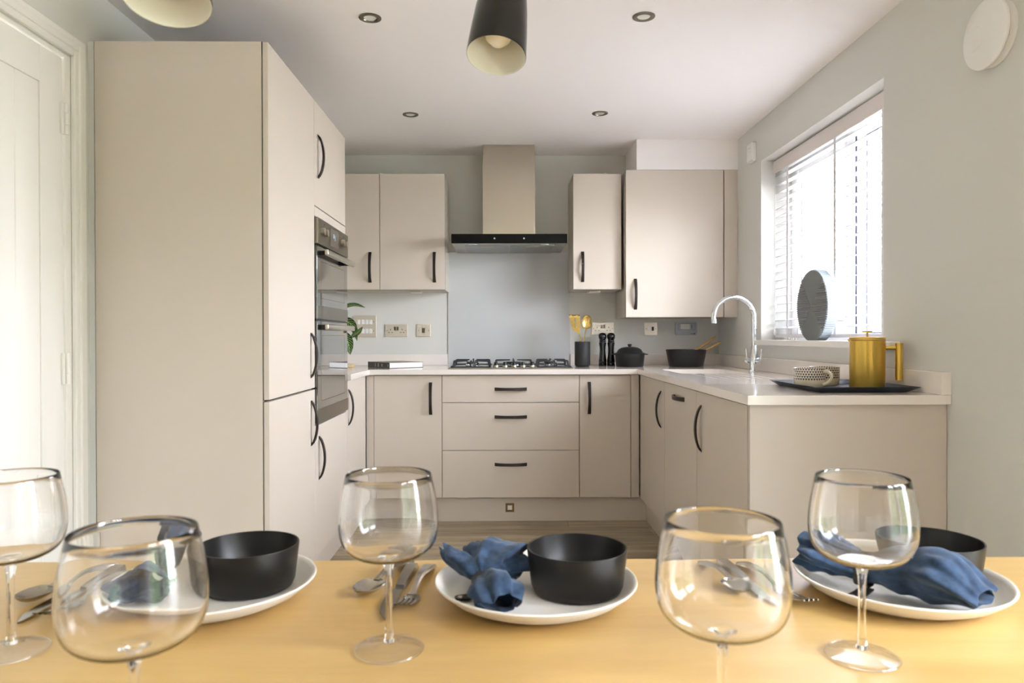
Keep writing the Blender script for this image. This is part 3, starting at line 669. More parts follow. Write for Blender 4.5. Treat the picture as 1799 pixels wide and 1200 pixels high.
def pan_support(x0, x1, y0, y1, cs):
    b = bmesh.new(); zt = .9475; zb = .9068; s = .010
    # base frame
    for (a, c, d, e_) in ((x0, x1, y0, y0+s), (x0, x1, y1-s, y1), (x0, x0+s, y0, y1), (x1-s, x1, y0, y1)): bx(b, a, c, d, e_, zb, zb+.007, .001, 1)
    xm = (x0+x1)/2
    for (cy_) in cs:
        for sgn, xe in ((1, x0), (-1, x1)):   # arms rising from the sides towards each burner
            tip = xm-sgn*.022
            poly = [(xe+sgn*.002, zb+.002), (xe+sgn*.012, zb+.002), (xe+sgn*.020, zt-.012), (tip, zt-.008), (tip, zt), (xe+sgn*.016, zt), (xe+sgn*.008, zt-.004)]
            prism(b, poly, 'y', cy_-.004, cy_+.004)
    for (ye, sgn) in ((y0, 1), (y1, -1)):
        cy_ = cs[0] if sgn > 0 else cs[-1]; tip = cy_-sgn*.02
        poly = [(ye+sgn*.001, zb+.002), (ye+sgn*.010, zb+.002), (ye+sgn*.014, zt-.012), (tip, zt-.008), (tip, zt), (ye+sgn*.008, zt)]
        prism(b, poly, 'x', xm-.004, xm+.004)
    return b
obj('pan_support', pan_support(-.315, -.080, 4.30, 4.76, (4.42, 4.64)), m_iron, t)
obj('pan_support', pan_support(-.062, .182, 4.385, 4.76, (4.57,)), m_iron, t)
obj('pan_support', pan_support(.198, .400, 4.30, 4.76, (4.42, 4.64)), m_iron, t)

# ------------------------------------------------------------------ sockets and switches
def rocker(p, x, z, w_, h_, m, y=4.8115):
    return obj('rocker', BX(x-w_/2, x+w_/2, y-.003, y+.002, z-h_/2, z+h_/2, bev=.0008), m, p)
def screw(p, x, z):
    b = bmesh.new(); cyl(b, (x, 4.8115, z), (x, 4.8105, z), .0028, n=12); obj('screw', b, m_fascia, p)
def plate_(name, x0, x1, z0, z1, label, group='wall sockets and switches', cat='socket'):
    t = thing(name, ((x0+x1)/2, 4.8195, (z0+z1)/2), label, cat, group)
    obj('face_plate', BX(x0, x1, 4.8115, 4.8197, z0, z1, bev=.0015), m_socket, t); return t
t = plate_('double_socket', -.784, -.638, 1.089, 1.172, 'satin nickel double socket above the book, left wall section')
def pins(t, xc, zc):
    b = bmesh.new(); bx(b, xc-.002, xc+.002, 4.8108, 4.813, zc+.004, zc+.012); bx(b, xc-.014, xc-.007, 4.8108, 4.813, zc-.014, zc-.010); bx(b, xc+.007, xc+.014, 4.8108, 4.813, zc-.014, zc-.010)
    obj('pin_holes', b, m_dark, t)
def double(t, x0, x1, zc):
    xm = (x0+x1)/2
    rocker(t, xm-.009, zc+.014, .012, .024, m_fascia); rocker(t, xm+.009, zc+.014, .012, .024, m_fascia)
    pins(t, xm-.038, zc-.0); pins(t, xm+.038, zc-.0); screw(t, x0+.011, zc); screw(t, x1-.011, zc)
double(t, -.784, -.638, 1.13)
t = plate_('double_socket', .583, .730, 1.099, 1.183, 'satin nickel double socket behind the tall pepper mills'); double(t, .583, .730, 1.141)
t = plate_('cooker_switch', -.576, -.486, 1.089, 1.172, 'single satin nickel switch plate left of the glass splashback', cat='switch')
rocker(t, -.531, 1.131, .020, .032, m_fascia); screw(t, -.564, 1.131); screw(t, -.498, 1.131)
t = plate_('fused_spur', .932, 1.019, 1.097, 1.182, 'small square satin nickel spur plate above the shallow black bowl', cat='switch')
rocker(t, .961, 1.140, .015, .026, m_switch); rocker(t, .988, 1.140, .015, .026, m_dark); screw(t, .944, 1.139); screw(t, 1.006, 1.139)
t = plate_('appliance_switch_grid', -.992, -.844, 1.086, 1.232, 'large square satin nickel grid of eight white switches behind the plant', cat='switch')
for zc in (1.188, 1.128):
    for i in range(4): rocker(t, -.957+.0255*i, zc, .019, .030, m_switch)
    screw(t, -.860, zc)
# grey controller
t = thing('heating_controller', (1.208, 4.8195, 1.14), 'rounded grey heating controller with a pale display under the corner cupboard', 'controller')
bm = bmesh.new(); prism(bm, [(p[0], p[1]) for p in rr(1.137, 1.279, 1.096, 1.185, .014, 0)], 'y', 4.798, 4.8197)
obj('case', bm, m_grey, t)
obj('display', BX(1.170, 1.231, 4.7965, 4.7985, 1.136, 1.170, bev=.0005), m_lcd, t)
obj('key_panel', cells([1.155, 1.1565, 1.2645, 1.266], [1.1335, 1.135, 1.172, 1.1735], 4.7972, 4.7982, lambda a, b: not (1.1565 < a < 1.2645 and 1.135 < b < 1.172), 'y'), mat('key_outline', srgb(100, 104, 112), .5), t)
bm = bmesh.new(); bx(bm, 1.242, 1.2455, 4.7965, 4.7985, 1.141, 1.165); bx(bm, 1.236, 1.266, 4.7972, 4.7984, 1.105, 1.1075); bx(bm, 1.256, 1.266, 4.7970, 4.7984, 1.104, 1.110)
obj('printed_mark', bm, mat('dark_print', srgb(52, 62, 76), .6), t)
# sensor on right wall
t = thing('wall_sensor', (XR, 4.15, 2.14), 'small white rectangular sensor box high on the right wall before the window', 'sensor')
obj('case', BX(XR-.024, XR-.0003, 4.10, 4.185, 2.083, 2.190, bev=.004), m_switch, t); obj('cover', BX(XR-.028, XR-.0235, 4.104, 4.181, 2.087, 2.186, bev=.003), m_switch, t)
bm = bmesh.new(); bx(bm, XR-.0284, XR-.0279, 4.125, 4.15, 2.158, 2.1605); obj('printed_mark', bm, m_grey, t)
# alarm
t = thing('round_alarm', (XR, 2.10, 1.965), 'round white ceiling-style alarm mounted high on the right wall near the camera', 'alarm')
def wall_disc(prof, y, z, n=48):
    b = bmesh.new(); lathe(b, prof, 0, 0, 0, n); bmesh.ops.rotate(b, cent=(0, 0, 0), matrix=Matrix.Rotation(-PI/2, 3, 'Y'), verts=b.verts)
    bmesh.ops.translate(b, vec=(XR, y, z), verts=b.verts); bmesh.ops.recalc_face_normals(b, faces=b.faces); return b
obj('base', wall_disc([(0, 0.0005), (.093, 0.0005), (.093, .010), (.088, .014), (.084, .016), (.084, .026), (0, .026)], 2.10, 1.965), m_switch, t, smooth=40)
cv = obj('cover', wall_disc([(.05, .026), (.098, .026), (.100, .029), (.099, .033), (.088, .039), (.05, .042), (0, .043)], 2.10, 1.965), m_switch, t, smooth=30)
obj('test_button', wall_disc([(0, .0395), (.034, .0405), (.036, .0425), (.034, .0438), (0, .0445)], 2.132, 1.962), m_switch, cv, smooth=40)
# downlights
for i, (x_, y_, nm) in enumerate(((-.501, 2.746, 'front left, above the tall cupboard'), (.527, 2.729, 'front right, on the window side'), (-.502, 3.936, 'back left, over the drawers'), (.519, 3.911, 'back right, near the boxing'))):
    t = thing('ceiling_downlight', (x_, y_, H), 'round nickel recessed ceiling spotlight, %s' % nm, 'downlight', 'ceiling downlights')
    obj('bezel', LA([(.024, -.001), (.026, -.0045), (.036, -.0055), (.042, -.003), (.0425, -.0003), (.024, -.0003)], x_, y_, H, 36), m_fascia, t, smooth=40)
    obj('lamp', LA([(0, -.0022), (.012, -.003), (.0235, -.002), (.0235, -.0004), (0, -.0004)], x_, y_, H, 28), m_lcd, t, smooth=40)

# ------------------------------------------------------------------ chandelier
t = thing('pendant_chandelier', (-.12, .72, H), 'brass-armed pendant with black tapered shades hanging above the table', 'pendant')
hub = Vector((-.12, .72, 1.98))
obj('ceiling_rose', LA([(0, -.03), (.05, -.028), (.06, -.01), (.06, -.0003), (0, -.0003)], hub.x, hub.y, H), m_brass, t, smooth=40)
bm = bmesh.new(); cyl(bm, (hub.x, hub.y, H-.03), hub, .006, n=12); obj('rod', bm, m_brass, t, smooth=40)
bm = bmesh.new(); bmesh.ops.create_uvsphere(bm, u_segments=24, v_segments=12, radius=.03); bmesh.ops.translate(bm, vec=hub, verts=bm.verts); obj('hub', bm, m_brass, t, smooth=True)
def shade(pos, tilt, s=1.0):
    pos = Vector(pos)
    Mx = Matrix.Translation(pos) @ Vector((0, 0, -1)).rotation_difference(Vector(tilt).normalized()).to_matrix().to_4x4()
    out = [(.0500, 0), (.0492, .02), (.0475, .05), (.0445, .09), (.040, .13), (.034, .165), (.026, .19), (.014, .20), (0, .2)]
    inn = [(.0485, .0), (.0477, .02), (.046, .05), (.043, .09), (.0385, .13), (.0325, .16), (.02, .175), (0, .176)]
    b = bmesh.new(); lathe(b, [(.0492, -.0004)]+out); bmesh.ops.recalc_face_normals(b, faces=b.faces); bmesh.ops.transform(b, matrix=Mx, verts=b.verts)
    so_ = obj('shade', b, m_shade, t, smooth=50)
    b = bmesh.new(); lathe(b, [(.0492, -.0004)]+inn); bmesh.ops.transform(b, matrix=Mx, verts=b.verts); obj('shade_lining', b, m_ivory, so_, smooth=50)
    b = bmesh.new(); lathe(b, [(0, .022), (.012, .025), (.021, .035), (.0245, .048), (.022, .065), (.014, .09), (.012, .15), (0, .15)]); bmesh.ops.transform(b, matrix=Mx, verts=b.verts); obj('bulb', b, m_bulb, so_, smooth=50)
    top = Mx @ Vector((0, 0, .2)); b = bmesh.new()
    mid = (top+hub)/2+Vector((0, 0, .05)); tube(b, catmull([top, top+(Mx.to_3x3() @ Vector((0, 0, .06))), mid, hub]), .005, 10); obj('arm', b, m_brass, t, smooth=50)
shade((-.012, 1.215, 1.558), (-.10, -.32, -1))
shade((-.398, .868, 1.489), (.06, -.25, -1))
shade((.30, .45, 1.55), (.1, .2, -1)); shade((-.30, .30, 1.55), (-.1, .2, -1))

# ------------------------------------------------------------------ blind
t = thing('venetian_blind', (1.52, 3.37, 2.0), 'white wooden venetian blind with open slats in the kitchen window', 'blind')
by0, by1 = W0+.012, W1-.012
obj('pelmet', BX(1.492, 1.500, by0, by1, 1.985, 2.052, bev=.002), m_pelmet, t); obj('headrail', BX(1.501, 1.553, by0, by1, 2.005, 2.050), m_upvc, t)
zs_ = []
z = 1.967; a_ = math.radians(9)
smesh = None
while z > 1.125:
    zs_.append(z); z -= .0438
b = bmesh.new(); bx(b, -.025, .025, by0-3.37, by1-3.37, -.0019, .0019, .0006, 1); bmesh.ops.rotate(b, cent=(0, 0, 0), matrix=Matrix.Rotation(-a_, 3, 'Y'), verts=b.verts)
smesh = bpy.data.meshes.new('slat'); b.to_mesh(smesh); b.free(); smesh.materials.append(m_blind)
for zz in zs_:
    o = bpy.data.objects.new('slat', smesh); C.objects.link(o); o.parent = t; o.location = Vector((1.527, 3.37, zz))-ORG[t.name]
obj('bottom_rail', BX(1.503, 1.552, by0, by1, 1.082, 1.100, bev=.003), m_blind, t)
for yy in (3.83, 3.28, 2.86):
    b = bmesh.new(); bx(b, 1.4995, 1.5003, yy-.0115, yy+.0115, 1.09, 2.0); bx(b, 1.5535, 1.5543, yy-.0115, yy+.0115, 1.09, 2.0)
    obj('ladder_tape', b, m_blind, t)
for k_, (yy, zz) in enumerate(((3.985, 1.245), (3.988, 1.095))):
    b = bmesh.new(); cyl(b, (1.494, yy, zz+.03), (1.494, yy, 2.0), .0012, n=6); c_ = obj('cord', b, m_blind, t)
    obj('tassel', LA([(0, 0), (.005, .001), (.008, .012), (.006, .025), (.002, .032), (0, .032)], 1.494, yy, zz, 16), m_upvc, c_, smooth=50)

# ------------------------------------------------------------------ ribbed disc ornament on the sill
t = thing('ribbed_disc_ornament', (1.46, 3.39, 1.0692), 'dark grey ribbed disc ornament with pale edge standing on the window sill', 'ornament')
R_ = .168; zc = 1.0692+.161; yc = 3.388; xd0, xd1 = 1.442, 1.486
def disc_poly(r, off=.161):
    pts = []
    for i in range(96):
        a = 2*PI*i/96; y_, z_ = r*math.cos(a), r*math.sin(a)
        if z_ > -off: pts.append((yc+y_, zc+z_))
        elif not pts or pts[-1][1] > zc-off+1e-4 or True: pts.append((yc+y_, zc-off))
    out = [pts[0]]
    for p in pts[1:]:
        if abs(p[0]-out[-1][0])+abs(p[1]-out[-1][1]) > 1e-4: out.append(p)
    return out
b = bmesh.new(); prism(b, disc_poly(R_), 'x', xd0, xd1); obj('body', b, m_vaseedge, t)
b = bmesh.new()
for i in range(96):
    a = 2*PI*i/96
    if R_*math.sin(a) > -.150: cyl(b, (xd0+.001, yc+R_*math.cos(a), zc+R_*math.sin(a)), (xd1, yc+R_*math.cos(a), zc+R_*math.sin(a)), .0028, n=6)
obj('edge_ribs', b, m_vaseedge, t)['kind'] = 'stuff'
b = bmesh.new(); st = .0098; nrb = 17
for i in range(-nrb, nrb+1):
    a = i*st
    if abs(a) >= R_: continue
    e_ = math.sqrt(R_*R_-a*a)-.002
    if e_ <= abs(a)+.002: continue
    for s in (1, -1):
        lo, hi = abs(a)+.001, e_
        # vertical ribs (top and bottom wedges)
        z0_, z1_ = zc+s*lo, zc+s*(hi if s > 0 else min(hi, .1605))
        za, zb_ = min(z0_, z1_), max(z0_, z1_)
        if zb_-za > .003: prism(b, [(xd0+.0005, yc+a-st*.46), (xd0-.005, yc+a-st*.12), (xd0-.005, yc+a+st*.12), (xd0+.0005, yc+a+st*.46)], 'z', za, zb_)
        if zc+a > 1.074:
            y0_, y1_ = yc+s*lo, yc+s*hi; prism(b, [(xd0+.0005, zc+a-st*.46), (xd0-.005, zc+a-st*.12), (xd0-.005, zc+a+st*.12), (xd0+.0005, zc+a+st*.46)], 'y', min(y0_, y1_), max(y0_, y1_))
obj('face_ribs', b, m_vase, t)['kind'] = 'stuff'
b = bmesh.new(); prism(b, disc_poly(R_-.003), 'x', xd0-.0008, xd0+.001); obj('face', b, m_vase, t)

# ------------------------------------------------------------------ tray, mugs, press
t = thing('serving_tray', (1.2, 2.58, .9005), 'dark navy rectangular metal tray with flared rim on the right worktop', 'tray')
b = bmesh.new()
i0 = [(1.06, 2.42), (1.348, 2.42), (1.348, 2.79), (1.06, 2.79)]
o0 = [(1.035, 2.395), (1.385, 2.395), (1.385, 2.822), (1.035, 2.822)]
def ring(P, z, d=0): 
    s = [(-1, -1), (1, -1), (1, 1), (-1, 1)]; return [b.verts.new((p[0]+d*q[0], p[1]+d*q[1], z)) for p, q in zip(P, s)]
Rg = [ring(i0, .9006), ring(o0, .9185), ring(o0, .9198, -.0015), ring(i0, .9042, -.003)]
for A_, B_ in zip(Rg, Rg[1:]):
    for i in range(4): b.faces.new((A_[i], A_[(i+1) % 4], B_[(i+1) % 4], B_[i]))
b.faces.new(Rg[0][::-1]); b.faces.new(Rg[-1]); bmesh.ops.recalc_face_normals(b, faces=b.faces)
obj('tray_body', b, m_tray, t)
t = thing('french_press', (1.292, 2.575, .9045), 'brushed gold cylindrical french press on the tray', 'coffee press')
px, py, pr = 1.292, 2.570, .0585
bd = obj('body', LA([(0, 0), (pr-.001, 0), (pr, .002), (pr, .168), (pr-.002, .170), (0, .170)], px, py, .9045, 64), m_brass, t, smooth=30)
ld = obj('lid', LA([(0, .1705), (pr+.001, .1705), (pr+.001, .179), (pr-.001, .181), (0, .182)], px, py, .9045, 64), m_brass, t, smooth=30)
obj('plunger_knob', LA([(0, .1815), (.0035, .1815), (.0035, .197), (.018, .1975), (.018, .203), (0, .2035)], px, py, .9045, 32), m_brass, t, smooth=30)
dv = Vector((.90, -.44, 0)).normalized(); c0 = Vector((px, py, 1.048))
b = bmesh.new(); e1 = c0+dv*.100
cyl(b, c0+dv*(pr-.003), e1, .0075, n=20); cyl(b, (e1.x, e1.y, .934), (e1.x, e1.y, 1.064), .0125, n=32); obj('handle', b, m_brass, t, smooth=30)
b = bmesh.new(); sv = Vector((-.86, .5, 0)).normalized(); q = Vector((px, py, 1.082))+sv*(pr-.002); prism(b, [(0, 0), (.008, .002), (0, -.012)], 'y', -.008, .008)
bmesh.ops.rotate(b, cent=(0, 0, 0), matrix=Matrix.Rotation(math.atan2(sv.y, sv.x), 3, 'Z'), verts=b.verts); bmesh.ops.translate(b, vec=q-Vector((0, 0, .006)), verts=b.verts); obj('spout', b, m_brass, t)
def make_mug(x, y, hang, label):
    t = thing('mug', (x, y, .9046), label, 'mug', 'patterned mugs on the tray')
    pr_ = [(0, 0), (.046, 0), (.050, .003), (.0535, .02), (.054, .06), (.0545, .0675), (.0535, .069), (.052, .0675), (.0515, .06), (.050, .012), (.046, .006), (0, .005)]
    bo = obj('body', LA(pr_, x, y, .9046, 56), m_mug, t, smooth=50)
    b = bmesh.new(); d = Vector((math.cos(hang), math.sin(hang), 0)); c = Vector((x, y, .9046))
    P = [c+d*.052+Vector((0, 0, .056)), c+d*.066+Vector((0, 0, .058)), c+d*.080+Vector((0, 0, .049)), c+d*.083+Vector((0, 0, .036)), c+d*.074+Vector((0, 0, .022)), c+d*.060+Vector((0, 0, .013)), c+d*.051+Vector((0, 0, .011))]
    tube(b, catmull(P, 5), .005, 10, flat=1.3); obj('handle', b, mat('cream_glaze', srgb(222, 212, 184), .25, coat=.4), t, smooth=50)
    return t
make_mug(1.112, 2.632, math.radians(-52), 'low cream mug with small blue triangles, in front on the tray')
make_mug(1.213, 2.738, math.radians(75), 'low cream blue-patterned mug behind the gold press on the tray')

# ------------------------------------------------------------------ pots and utensils on the back worktop
WZ = .9003
t = thing('utensil_pot', (.492, 4.55, WZ), 'dark slate-grey cylindrical utensil pot right of the hob', 'pot')
obj('pot_body', LA([(0, 0), (.036, 0), (.044, .004), (.0485, .014), (.0485, .155), (.0465, .157), (.0445, .155), (.0445, .02), (.03, .01), (0, .01)], .492, 4.55, WZ), m_slate, t, smooth=50)
def spatula():
    b = bmesh.new()
    pts = catmull([(.505, 4.545, .915), (.487, 4.55, 1.02), (.476, 4.55, 1.08), (.470, 4.55, 1.112)], 6); tube(b, pts, .0075, 10, flat=.45); 
    t = thing('slotted_spatula', (.500, 4.55, .93), 'brass slotted spatula standing in the dark utensil pot', 'spatula')
    obj('handle', b, m_brassu, t, smooth=50)
    P = [(.449, 1.150), (.462, 1.132), (.478, 1.150), (.4775, 1.226), (.409, 1.226)]
    b = bmesh.new()
    # blade with slot: grid
    rows = [(1.108, .464, .476), (1.120, .452, .4775), (1.131, .432, .478), (1.145, .426, .4785), (1.208, .411, .4785), (1.2265, .408, .4775)]
    V = []
    for z_, a, c_ in rows:
        m_ = (a+c_)/2; V.append([(a, z_), (m_-.0028, z_), (m_+.0028, z_), (c_, z_)])
    for yo in (0,):
        vv = [[b.verts.new((p[0], 4.549-.25*(0)+(.006*math.sin((p[1]-1.13)*18)), p[1])) for p in r] for r in V]
        for i in range(len(vv)-1):
            for j in range(3):
                if j == 1 and 3 <= i <= 3: continue
                b.faces.new((vv[i][j], vv[i][j+1], vv[i+1][j+1], vv[i+1][j]))
    r_ = bmesh.ops.solidify(b, geom=b.faces[:], thickness=.0015); obj('blade', b, m_brassu, t)
spatula()
t = thing('serving_spoon', (.49, 4.55, .93), 'brass serving spoon standing in the dark utensil pot', 'spoon')
b = bmesh.new(); tube(b, catmull([(.48, 4.56, .915), (.497, 4.553, 1.02), (.508, 4.55, 1.11), (.516, 4.548, 1.14)], 6), .0070, 10, flat=.5); obj('handle', b, m_brassu, t, smooth=50)
def spoon_bowl(L, W, D, n=20, m=10):
    """bowl along +y starting at 0, up = +z, hollow side up"""
    b = bmesh.new(); V = []
    for i in range(m+1):
        s = i/m; row = []; 
        for j in range(n+1):
            q = -1+2*j/n; y_ = L*(.5-.5*math.cos(PI*s)); wd = W/2*math.sin(PI*s)**.75*(1.0+.15*(.5-s))
            h = D*((q*q)*math.sin(PI*s)+(1-math.sin(PI*s)) - 1)
            row.append(b.verts.new((q*wd, y_, h+D)))
        V.append(row)
    for i in range(m):
        for j in range(n): b.faces.new((V[i][j], V[i][j+1], V[i+1][j+1], V[i+1][j]))
    bmesh.ops.remove_doubles(b, verts=b.verts, dist=1e-5); bmesh.ops.recalc_face_normals(b, faces=b.faces)
    bmesh.ops.solidify(b, geom=b.faces[:], thickness=.0012); return b
b = spoon_bowl(.088, .066, .014); bmesh.ops.transform(b, matrix=Matrix.Translation((.514, 4.550, 1.136)) @ Matrix.Rotation(.07, 4, 'Y') @ Matrix.Rotation(PI/2, 4, 'X'), verts=b.verts); obj('bowl', b, m_brassu, t, smooth=60)
for xx, nm in ((.636, 'black turned wooden pepper mill, the left one beside the utensil pot'), (.691, 'black turned wooden pepper mill, the right one beside the casserole')):
    t = thing('pepper_mill', (xx, 4.68, WZ), nm, 'pepper mill', 'pepper mills')
    obj('body', LA([(0, 0), (.0255, 0), (.0262, .004), (.0262, .017), (.0245, .019), (.0262, .022), (.0262, .036), (.024, .045), (.0205, .075), (.019, .10), (.0205, .125), (.0235, .143), (.0235, .150), (.021, .152), (0, .152)], xx, 4.68, WZ, 36), m_blackgl, t, smooth=50)
    obj('head', LA([(0, .1525), (.019, .1525), (.0215, .156), (.0215, .162), (.019, .166), (.0225, .172), (.0265, .185), (.0255, .198), (.019, .208), (.009, .2125), (0, .213)], xx, 4.68, WZ, 36), m_blackgl, t, smooth=50)
t = thing('casserole_dish', (.789, 4.55, WZ), 'small round black casserole with domed lid and side handles', 'casserole')
obj('pot', LA([(0, 0), (.081, 0), (.086, .004), (.092, .07), (.0945, .076), (.0945, .079), (.090, .079), (.083, .01), (0, .008)], .789, 4.55, WZ, 56), m_blackmat, t, smooth=50)
ld = obj('lid', LA([(0, .0795), (.096, .0795), (.097, .083), (.090, .086), (.082, .089), (.070, .108), (.050, .119), (.025, .1235), (0, .124)], .789, 4.55, WZ, 56), m_blackmat, t, smooth=50)
obj('lid_knob', LA([(0, .123), (.010, .123), (.009, .129), (.0135, .133), (.0135, .139), (.011, .141), (0, .1415)], .789, 4.55, WZ, 28), m_blackmat, ld, smooth=50)
for s in (-1, 1):
    b = bmesh.new(); prism(b, [(.789+s*.090, 4.530), (.789+s*.110, 4.535), (.789+s*.116, 4.55), (.789+s*.110, 4.565), (.789+s*.090, 4.570)], 'z', WZ+.073, WZ+.080); obj('side_handle', b, m_blackmat, t)
t = thing('mixing_bowl', (1.136, 4.52, WZ), 'wide shallow black bowl holding two wooden spoon handles beside the sink', 'bowl')
obj('bowl_body', LA([(0, 0), (.100, 0), (.105, .004), (.1245, .105), (.1225, .107), (.1205, .105), (.101, .010), (0, .008)], 1.136, 4.52, WZ, 64), m_blackmat, t, smooth=50)
for (p0, p1, nm) in (((1.07, 4.52, .922), (1.318, 4.505, 1.083), 'higher wooden spoon handle leaning in the shallow black bowl'), ((1.10, 4.50, .918), (1.340, 4.49, 1.050), 'lower wooden spoon handle leaning in the shallow black bowl')):
    t = thing('wooden_spoon', p0, nm, 'wooden spoon', 'wooden spoons in the black bowl')
    b = bmesh.new(); tube(b, [p0, tuple((Vector(p0)+Vector(p1))/2), p1], .009, 12, rs=[.0065, .0085, .0095], flat=.8); obj('handle', b, m_oak, t, smooth=50)
    b = spoon_bowl(.05, .04, .008); bmesh.ops.transform(b, matrix=Matrix.Translation(Vector(p0)+Vector((.006, 0, 0))) @ Matrix.Rotation(PI/2, 4, 'Z'), verts=b.verts); obj('bowl', b, m_oak, t, smooth=50)
# book: local frame, rotated
t = thing('book', (-.684, 4.350, WZ), 'thick dark-spined hardback book lying flat left of the hob', 'book')
Rb = Matrix.Translation((-.684, 4.350, WZ)) @ Matrix.Rotation(math.radians(38), 4, 'Z')
def bk(name, a, m, bev=0):
    b = BX(*a, bev=bev); bmesh.ops.transform(b, matrix=Rb, verts=b.verts); return obj(name, b, m, t)
bk('back_cover', (0, .235, 0, .27, 0, .0028), m_bookc); bk('front_cover', (0, .235, 0, .27, .032, .0345), m_bookt); bk('spine', (-.003, .002, 0, .27, 0, .0345), m_bookc, .001)
bk('pages', (.002, .230, .003, .267, .0029, .0318), m_paper)
b = bmesh.new()
for (a, c_, z0_, z1_) in ((.012, .016, .010, .024), (.085, .0875, .008, .026), (.089, .0915, .012, .024), (.13, .1335, .005, .030), (.136, .1385, .008, .027), (.17, .174, .006, .028)):
    bx(b, -.0034, -.0029, a, c_, z0_, z1_)
bmesh.ops.transform(b, matrix=Rb, verts=b.verts); obj('spine_print', b, m_switch, t)
tag(obj('wooden_block', BX(-1.06, -.941, 4.53, 4.60, WZ, WZ+.020, bev=.002), m_block, org=(-1.0, 4.565, WZ)), 'small pale wooden block peeping out behind the oven on the left worktop', 'block')
# plant
t = thing('potted_plant', (-1.05, 4.33, WZ), 'potted plant with pale-veined green leaves peeping from behind the oven', 'plant')
obj('plant_pot', LA([(0, 0), (.06, 0), (.066, .005), (.082, .12), (.098, .150), (.095, .150), (.075, .115), (0, .11)], -1.05, 4.33, WZ), m_glazeb, t, smooth=50)
obj('soil', LA([(0, .1105), (.05, .113), (.0745, .1125), (.0745, .111), (0, .11)], -1.05, 4.33, WZ, 24), m_soil, t)
def leaf(P, width, up=(0, -1, .3), n=14, m=8):
    pts = catmull(P, 6); b = bmesh.new(); uvl = b.loops.layers.uv.new('UVMap'); V = []; N_ = len(pts)
    for i, p in enumerate(pts):
        s = i/(N_-1); tdir = (pts[min(i+1, N_-1)]-pts[max(i-1, 0)]).normalized(); side = tdir.cross(Vector(up)).normalized(); nn = side.cross(tdir)
        wd = width/2*max(.02, math.sin(PI*min(1, s*.97+.03))**.8*(1.15-.35*s)); V.append([b.verts.new(p+side*wd*q-nn*abs(q)*wd*.35*-1) for q in [(-1+2*j/m) for j in range(m+1)]])
    for i in range(N_-1):
        for j in range(m):
            f = b.faces.new((V[i][j], V[i][j+1], V[i+1][j+1], V[i+1][j]))
            for lp, (ii, jj) in zip(f.loops, ((i, j), (i, j+1), (i+1, j+1), (i+1, j))): lp[uvl].uv = (jj/m, ii/(N_-1))
    bmesh.ops.solidify(b, geom=b.faces[:], thickness=.0006); return b
LV = [([(-1.0, 4.32, 1.235), (-.95, 4.31, 1.262), (-.88, 4.30, 1.277), (-.815, 4.29, 1.262)], .036, (0, -1, .9)),
      ([(-.975, 4.30, 1.155), (-.93, 4.29, 1.178), (-.885, 4.28, 1.15), (-.862, 4.28, 1.065)], .058, (0, -1, .1)),
      ([(-.90, 4.27, 1.085), (-.87, 4.27, 1.105), (-.845, 4.27, 1.125), (-.828, 4.27, 1.150)], .032, (0, -1, .2)),
      ([(-.955, 4.26, 1.115), (-.925, 4.25, 1.085), (-.905, 4.25, 1.04), (-.897, 4.25, .985)], .066, (.2, -1, .1)),
      ([(-1.02, 4.29, 1.15), (-.985, 4.28, 1.158), (-.955, 4.28, 1.152), (-.935, 4.28, 1.138)], .026, (0, -1, .3)),
      ([(-1.08, 4.34, 1.14), (-1.12, 4.30, 1.2), (-1.16, 4.27, 1.21), (-1.21, 4.25, 1.17)], .06, (0, -1, .5)),
      ([(-1.04, 4.35, 1.16), (-1.05, 4.40, 1.24), (-1.05, 4.46, 1.27), (-1.04, 4.54, 1.24)], .06, (1, 0, .5))]
for P, wd, up in LV:
    lf = obj('leaf', leaf(P, wd, up), m_leaf, t, smooth=60)
    b = bmesh.new(); tube(b, catmull([(-1.05, 4.33, 1.012), ((-1.05+P[0][0])/2, (4.33+P[0][1])/2, (1.012+P[0][2])/2+.03), P[0]], 5), .0022, 6); obj('stem', b, mat('stem_green', srgb(80, 120, 60), .6), lf, smooth=50)
# little things on the sill
b = bmesh.new()
for i in range(5): tube(b, catmull([(1.455, 3.60+.03*i, 1.071), (1.46, 3.62+.03*i, 1.079), (1.47, 3.66+.03*i, 1.074)], 3), .002, 6)
tag(obj('dried_twigs', b, mat('pale_twig', srgb(216, 206, 190), .8), org=(1.46, 3.7, 1.0692)), 'pale dried twigs lying on the sill left of the ribbed disc', 'twigs', kind='stuff')

# ------------------------------------------------------------------ dining table
TZ = .75
t = thing('dining_table', (0, .62, 0), 'light birch dining table filling the foreground', 'table')
obj('tabletop', BX(-1.12, 1.12, .16, 1.107, .722, .7498, bev=.002), m_table, t)
for (xx, yy) in ((-1.02, .26), (1.02, .26), (-1.02, 1.01), (1.02, 1.01)):
    b = bmesh.new(); cyl(b, (xx, yy, 0.0005), (xx, yy, .722), .022, .034, n=24); obj('leg', b, m_table, t, smooth=40)
for a in ((-.97, .97, .28, .30), (-.97, .97, .97, .99)): obj('apron', BX(a[0], a[1], a[2], a[3], .65, .722), m_table, t)

